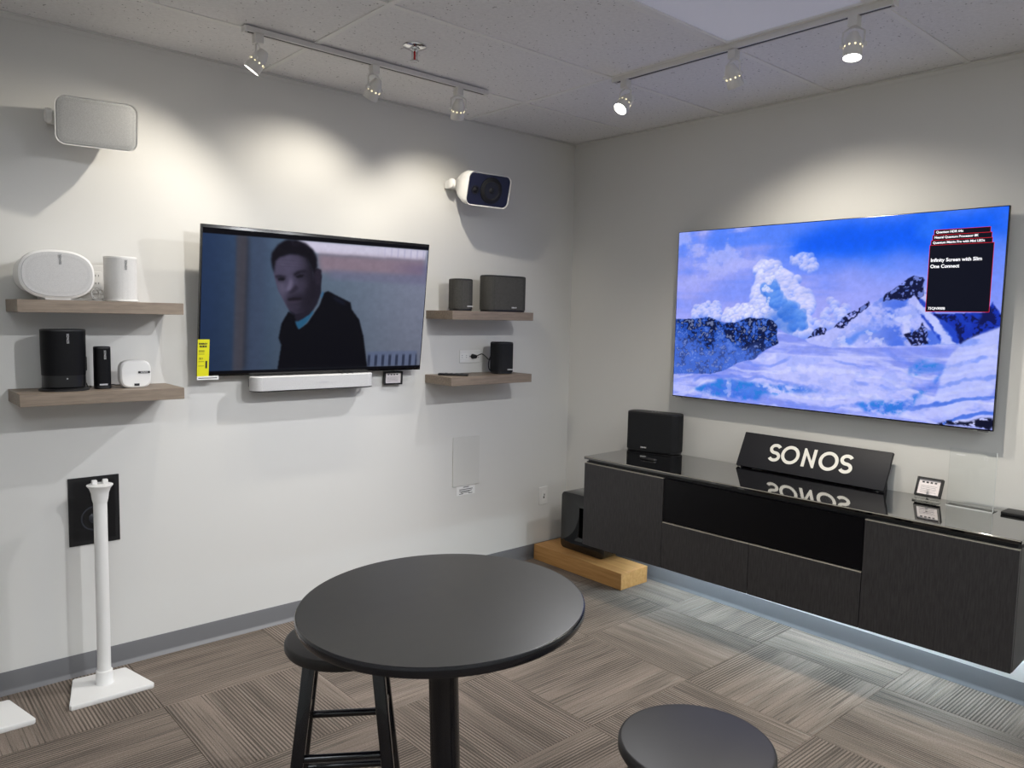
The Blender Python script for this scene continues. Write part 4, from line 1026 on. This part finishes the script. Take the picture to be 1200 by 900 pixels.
def front(name, u0, u1, z0, z1, mat='console', edge=True, y0=0.0):
    o = MB().box(u0+0.0015, u1-0.0015, y0, 0.019, z0, z1).build(name, M[mat], con, bevel=0.0008, seg=1, smooth=False)
    if edge: MB().box(u0+0.002, u1-0.002, y0+0.0005, 0.018, z1, z1+0.003).build('edge_band', M['edge'], o, smooth=False)
    return o
DT = ZT-0.038
front('door', 0.0, 0.533, ZB, DT)
front('glass_fascia', 0.533, 1.537, 0.556, DT+0.003, 'fascia', False, 0.004)
front('drawer', 0.533, 1.022, ZB, 0.548)
front('drawer', 1.022, 1.537, ZB, 0.548)
front('door', 1.537, LEN, ZB, DT)
MB().box(0.08, LEN-0.06, 0.455, 0.470, ZB-0.008, ZB+0.002).build('light_strip', M['led'], con, smooth=False)['label'] = 'cool white light strip under the console'

# things standing on it
cloth_speaker('wide black cloth speaker standing on the left end of the media console', (-0.1265, -0.832, ZT), R(-76), 0.325, 0.118, 0.232, 0.042, M['cloth_black'], 0.37)
t = thing('puck_remote', 'small dark oval remote lying in front of the black speaker on the console', 'remote', (-0.372, -0.990, ZT), (0, 0, R(-84)))
MB().loft([XY(superell(0.092, 0.030, 2.4), 0), XY(superell(0.096, 0.034, 2.4), 0.004), XY(superell(0.088, 0.027, 2.4), 0.010)]).build('body', M['black'], t)
for k in (-0.024, 0.0, 0.024): MB().cyl((k, 0, 0.010), (k, 0, 0.0112), 0.006, n=14).build('button', M['dark_metal'], t)

sg = thing('display_sign', 'charcoal wedge sign with white lettering leaning back on the media console', 'sign', (-0.128, -1.760, ZT), RW)
TL = R(-26); SH = 0.188; SW = 0.384
def up_(m, nm, mat, parent=sg, **k):
    o = m.build(nm, mat, parent, **k); o.rotation_euler = (TL, 0, 0); o.location = (0, 0, 0.0095); return o
up_(MB().box(-SW, SW, 0, 0.018, 0, SH), 'panel', M['sign_face'], bevel=0.002)
for x in (-SW+0.03, SW-0.03):
    MB().loft([[Vector((x-0.006, 0.004, 0.0)), Vector((x-0.006, 0.10, 0.0)), Vector((x-0.006, 0.085, 0.12))], [Vector((x+0.006, 0.004, 0.0)), Vector((x+0.006, 0.10, 0.0)), Vector((x+0.006, 0.085, 0.12))]]).build('back_strut', M['sign_face'], sg, smooth=False)
def stroke(m, path, wd, y0=-0.0012, y1=0.001, closed=False):
    P = [Vector((p[0], 0, p[1])) for p in path]; n = len(P); Lf, Rt = [], []
    for i in range(n):
        a = P[(i-1) % n] if (closed or i > 0) else P[i]; b = P[(i+1) % n] if (closed or i < n-1) else P[i]
        t_ = (b-a).normalized(); nn = Vector((-t_.z, 0, t_.x))*wd/2
        Lf.append(P[i]+nn); Rt.append(P[i]-nn)
    bm = m.bm
    V_ = lambda p, y: bm.verts.new((p.x, y, p.z))
    a0 = [V_(p, y0) for p in Lf]; b0_ = [V_(p, y0) for p in Rt]; a1 = [V_(p, y1) for p in Lf]; b1_ = [V_(p, y1) for p in Rt]
    for i in range(n if closed else n-1):
        j = (i+1) % n
        for f in ((a0[i], a0[j], b0_[j], b0_[i]), (a1[j], a1[i], b1_[i], b1_[j]), (a0[j], a0[i], a1[i], a1[j]), (b0_[i], b0_[j], b1_[j], b1_[i])): bm.faces.new(f)
    if not closed:
        bm.faces.new((a0[0], b0_[0], b1_[0], a1[0])); bm.faces.new((b0_[-1], a0[-1], a1[-1], b1_[-1]))
    return m
LH, ST = 0.096, 0.0165
def letter(ch, xc, zc):
    m = MB(); r = (LH-ST)/2
    if ch == 'O': stroke(m, [(xc+r*1.02*math.cos(2*PI*i/48), zc+r*1.02*math.sin(2*PI*i/48)) for i in range(48)], ST, closed=True)
    elif ch == 'N':
        hw = 0.033
        P = [(-hw, -LH/2), (-hw, LH/2), (-hw+0.010, LH/2), (hw-ST+0.0, -LH/2+0.034), (hw-ST, LH/2), (hw, LH/2), (hw, -LH/2), (hw-0.010, -LH/2), (-hw+ST, LH/2-0.034), (-hw+ST, -LH/2)]
        # two uprights and a diagonal, closed outline
        m.prism([(xc+p[0], zc+p[1]) for p in P], lambda p: Vector((p[0], -0.0012, p[1])), lambda p: Vector((p[0], 0.001, p[1])))
    else:
        r2_ = (LH-ST)/4; kx = 1.22; P = []
        for i in range(25):
            a = R(28+(270-28)*i/24); P.append((xc+kx*r2_*math.cos(a), zc+r2_+r2_*math.sin(a)))
        for i in range(1, 25):
            a = R(90-(90+152)*i/24); P.append((xc+kx*r2_*math.cos(a)*1.05, zc-r2_+r2_*math.sin(a)))
        stroke(m, P, ST)
    return m
for ch, xc in (('S', -0.186), ('O', -0.101), ('N', -0.001), ('O', 0.099), ('S', 0.186)):
    up_(letter(ch, xc, 0.098), 'letter', M['sign_text'], smooth=False)

t = framed_card('price_card', 'small black framed price card standing on the console beside the sign', (-0.128, -2.330, ZT+0.020), RW, 0.106, 0.084, R(-24))
MB().box(-0.05, 0.05, -0.030, 0.022, -0.020, -0.014).box(-0.05, 0.05, -0.002, 0.004, -0.014, 0.0).box(-0.004, 0.004, 0.004, 0.02, -0.014, 0.03).build('clear_base', M['acrylic'], t, smooth=False)

t = thing('acrylic_sign_holder', 'clear empty acrylic sign holder at the right end of the console', 'holder', (-0.132, -2.500, ZT), RW)
hb = MB().box(-0.088, 0.088, 0, 0.003, 0.003, 0.250).build('panel', M['acrylic'], t, smooth=False)
MB().box(-0.090, 0.090, -0.006, 0.060, 0, 0.003).build('foot', M['acrylic'], t, smooth=False)
MB().box(-0.090, 0.090, -0.008, -0.005, 0, 0.004).build('front_edge', M['acrylic_edge'], t, smooth=False)
MB().box(0.0875, 0.090, -0.001, 0.004, 0.003, 0.250).build('side_edge', M['acrylic_edge'], t, smooth=False)
st = []
for i in range(10):
    a = PI/2+i*PI/5; r = 0.011 if i % 2 == 0 else 0.005; st.append((0.050+r*math.cos(a), 0.222+r*math.sin(a)))
stroke(MB(), st, 0.0018, -0.0012, -0.0004, True).build('star_outline', M['print_white'], t, smooth=False)
MB().box(-0.062, -0.028, -0.0012, -0.0004, 0.222, 0.2265).build('printed_word', M['print_white'], t, smooth=False)

t = thing('set_top_device', 'flat black device at the far right end of the console top', 'device', (-0.075, -2.690, ZT), RW)
MB().box(-0.075, 0.075, -0.05, 0.045, 0.0, 0.012).build('body', M['black'], t, bevel=0.002)
MB().box(-0.05, -0.02, -0.0505, -0.0495, 0.004, 0.008).build('indicator', M['dark_metal'], t, smooth=False)

# ------------------------------------------------------------------ bar table and stools
TN = Vector((-0.039, 0.003, 1)).normalized()
TC = Vector((-2.569, -2.082, 0.860))
TB = TC-TN*(0.860)
t = thing('bar_table', 'round black pedestal bar table in the foreground', 'table', (TB.x, TB.y, 0))
trot = Vector((0, 0, 1)).rotation_difference(TN).to_euler()
RT_ = 0.361
o = MB().lathe([(RT_-0.012, -0.028), (RT_-0.004, -0.026), (RT_, -0.019), (RT_, -0.005), (RT_-0.0015, -0.0015), (RT_-0.004, -0.0003)], (0, 0, 0.860), n=96).build('edge_band', M['black_lacquer'], t); o.rotation_euler = trot
o = MB().lathe([(RT_-0.0042, -0.004), (RT_-0.0042, -0.0002), (RT_-0.007, 0.0)], (0, 0, 0.860), n=96).build('tabletop', M['tabletop'], t); o.rotation_euler = trot
o = MB().lathe([(0.038, 0.02), (0.038, 0.815)], n=40).build('pole', M['black_lacquer'], t); o.rotation_euler = trot
o = MB().lathe([(0.12, 0.80), (0.12, 0.806), (0.05, 0.820), (0.05, 0.831)], n=40).build('mounting_plate', M['black_lacquer'], t); o.rotation_euler = trot
MB().lathe([(0.205, 0.0), (0.21, 0.004), (0.205, 0.010), (0.16, 0.020), (0.09, 0.034), (0.05, 0.05), (0.039, 0.06)], n=64).build('base', M['black_lacquer'], t)

def stool(label, loc, rz):
    t = thing('bar_stool', label, 'stool', loc, (0, 0, rz), 'round backless black bar stools')
    Rs, zt = 0.177, 0.620
    MB().lathe([(Rs-0.020, zt-0.036), (Rs-0.006, zt-0.032), (Rs, zt-0.022), (Rs, zt-0.008), (Rs-0.002, zt-0.003), (Rs-0.005, zt-0.0006), (Rs-0.009, zt)], n=72).build('seat', M['stooltop'], t)
    a, b = 0.095, 0.158
    for sx in (-1, 1):
        for sy in (-1, 1):
            m = MB(); e = 0.018
            lo_ = [Vector((sx*b+dx*e, sy*b+dy*e, 0.0)) for dx, dy in ((-1, -1), (1, -1), (1, 1), (-1, 1))]
            hi_ = [Vector((sx*a+dx*e, sy*a+dy*e, zt-0.033)) for dx, dy in ((-1, -1), (1, -1), (1, 1), (-1, 1))]
            m.loft([lo_, hi_]).build('leg', M['black_lacquer'], t, bevel=0.005)
    def at(z): return b+(a-b)*z/(zt-0.033)
    for z, ax in ((0.315, -1), (0.315, 1)):
        k = at(z); MB().cyl((-k, ax*k, z), (k, ax*k, z), 0.0115, n=14).build('stretcher', M['black_lacquer'], t)
        k = at(z+0.065); MB().cyl((ax*k, -k, z+0.065), (ax*k, k, z+0.065), 0.0115, n=14).build('stretcher', M['black_lacquer'], t)
    for z in (0.13,):
        k = at(z)
        for ax in (-1, 1): MB().cyl((-k, ax*k, z), (k, ax*k, z), 0.0115, n=14).build('stretcher', M['black_lacquer'], t)
    return t
s0 = stool('round black bar stool tucked under the left side of the bar table', (-2.588, -1.630, 0), R(-33))
dup(s0, (-2.256, -2.640, 0), R(12), 'round black bar stool in the right foreground, seat only in view')

# ------------------------------------------------------------------ track lighting
def track(label, p0, p1):
    p0 = Vector(p0); p1 = Vector(p1); L_ = (p1-p0).length
    t = thing('lighting_track', label, 'light track', p0, (0, 0, math.atan2(p1.y-p0.y, p1.x-p0.x)))
    m = MB(); z0, z1 = -0.024, -0.0035
    m.box(0.004, L_-0.004, -0.018, -0.008, z0, z1).box(0.004, L_-0.004, 0.008, 0.018, z0, z1).box(0.004, L_-0.004, -0.008, 0.008, -0.010, z1)
    m.build('rail', M['white_metal'], t, smooth=False)
    MB().box(0.02, L_-0.02, -0.0062, 0.0062, -0.0236, -0.0100).build('slot', M['dark_metal'], t, smooth=False)
    for x in (0.0, L_-0.006): MB().box(x, x+0.006, -0.020, 0.020, z0-0.002, z1).build('end_cap', M['white'], t, bevel=0.002)
    return t
track('white lighting track on the ceiling along the left wall', (-2.435, -0.535, H), (-1.195, -0.535, H))
track('white lighting track on the ceiling along the right wall', (-0.900, -1.120, H), (-0.900, -2.400, H))

track('added lighting track overhead, out of view above the bar stool', (-2.30, -2.900, H), (-1.00, -2.900, H))  # unseen track added to carry the two wall-washing heads
def head(label, x, y, aim, watts, cone, colour):
    t = thing('track_spotlight', label, 'spotlight', (x, y, H-0.024), (0, 0, 0), 'track spotlights')
    d = Vector(aim).normalized()
    MB().box(-0.018, 0.018, -0.018, 0.018, -0.036, 0.006).build('adapter', M['white_metal'], t, bevel=0.003)
    pv = Vector((0, 0, -0.100)); hz = Vector((d.x, d.y, 0))
    hz = hz.normalized() if hz.length > 1e-4 else Vector((1, 0, 0)); sd = Vector((-hz.y, hz.x, 0))
    for s in (-1, 1):
        y_ = MB().tube([Vector((0, 0, -0.036)), Vector((0, 0, -0.042))+sd*s*0.020, Vector((0, 0, -0.052))+sd*s*0.036, pv+sd*s*0.037, pv+sd*s*0.037-Vector((0, 0, 0.006))], 0.0035, 8).build('yoke', M['white_metal'], t)
        MB().cyl(pv+sd*s*0.033, pv+sd*s*0.046, 0.008, n=14).build('knob', M['white'], y_)
    c = MB().lathe([(0.008, -0.048), (0.016, -0.046), (0.021, -0.034), (0.028, -0.020), (0.031, 0.0), (0.034, 0.046), (0.0335, 0.047), (0.031, 0.047), (0.031, 0.036)], pv, d, 32, cap=(True, False)).build('can', M['white_metal'], t)
    side_ = d.cross(Vector((0, 0, 1))); side_ = side_.normalized() if side_.length > 1e-4 else Vector((1, 0, 0)); oth = d.cross(side_)
    for k in range(10):
        a = 2*PI*k/10; v = side_*math.cos(a)+oth*math.sin(a)
        MB().lathe([(0.0032, 0), (0.0032, 0.0012)], pv+d*0.008+v*0.0312, v, 8).build('vent', M['lamp_glow'], c)
    MB().lathe([(0.0308, 0.034), (0.0308, 0.037), (0.0306, 0.038)], pv, d, 32).build('lens', M['lamp_on'], t)
    ld = bpy.data.lights.new('spot_lamp', 'SPOT'); ld.energy = watts; ld.color = colour; ld.spot_size = R(cone); ld.spot_blend = 0.8; ld.shadow_soft_size = 0.012
    lo_ = bpy.data.objects.new('spot_lamp', ld); COL.objects.link(lo_); lo_.parent = t
    lo_.location = pv+d*0.062; lo_.rotation_euler = d.to_track_quat('-Z', 'Y').to_euler()
    return t
names = ['lit white track spotlight at the left end of the left track', 'white track spotlight in the middle of the left track, seen from behind', 'white track spotlight at the corner end of the left track, aimed down',
         'glowing white track spotlight at the corner end of the right track', 'white track spotlight in the middle of the right track, turned to the wall', 'glowing white track spotlight at the near end of the right track',
         'added track spotlight out of view overhead, aimed low at the left wall by the stands', 'added track spotlight out of view overhead, aimed at the right shelves']
for nme, hd_ in zip(names, HEADS): head(nme, *hd_)

# ------------------------------------------------------------------ sprinkler
t = thing('fire_sprinkler', 'chrome fire sprinkler with a red bulb hanging from the ceiling', 'sprinkler', (-1.814, -0.813, H))
MB().lathe([(0.050, 0.0), (0.049, -0.004), (0.040, -0.008), (0.022, -0.010), (0.020, -0.016), (0.016, -0.017), (0.013, -0.024)], n=40).build('escutcheon', M['chrome'], t)
f = MB().box(-0.014, -0.010, -0.003, 0.003, -0.058, -0.020).box(0.010, 0.014, -0.003, 0.003, -0.058, -0.020).box(-0.014, 0.014, -0.003, 0.003, -0.060, -0.056)
f.build('frame', M['chrome'], t, bevel=0.001, seg=1)
MB().cyl((0, 0, -0.024), (0, 0, -0.056), 0.0045, n=14).build('bulb', M['red'], t)
m = MB()
for k in range(12):
    a = 2*PI*k/12
    m.box(0.004, 0.019, -0.0035, 0.0035, -0.0625, -0.0610)
    bmesh.ops.rotate(m.bm, verts=m.bm.verts[-8:], cent=(0, 0, 0), matrix=Matrix.Rotation(a, 3, 'Z'))
m.lathe([(0.010, -0.0630), (0.010, -0.0605)], n=20)
m.build('deflector', M['steel'], t, smooth=False)
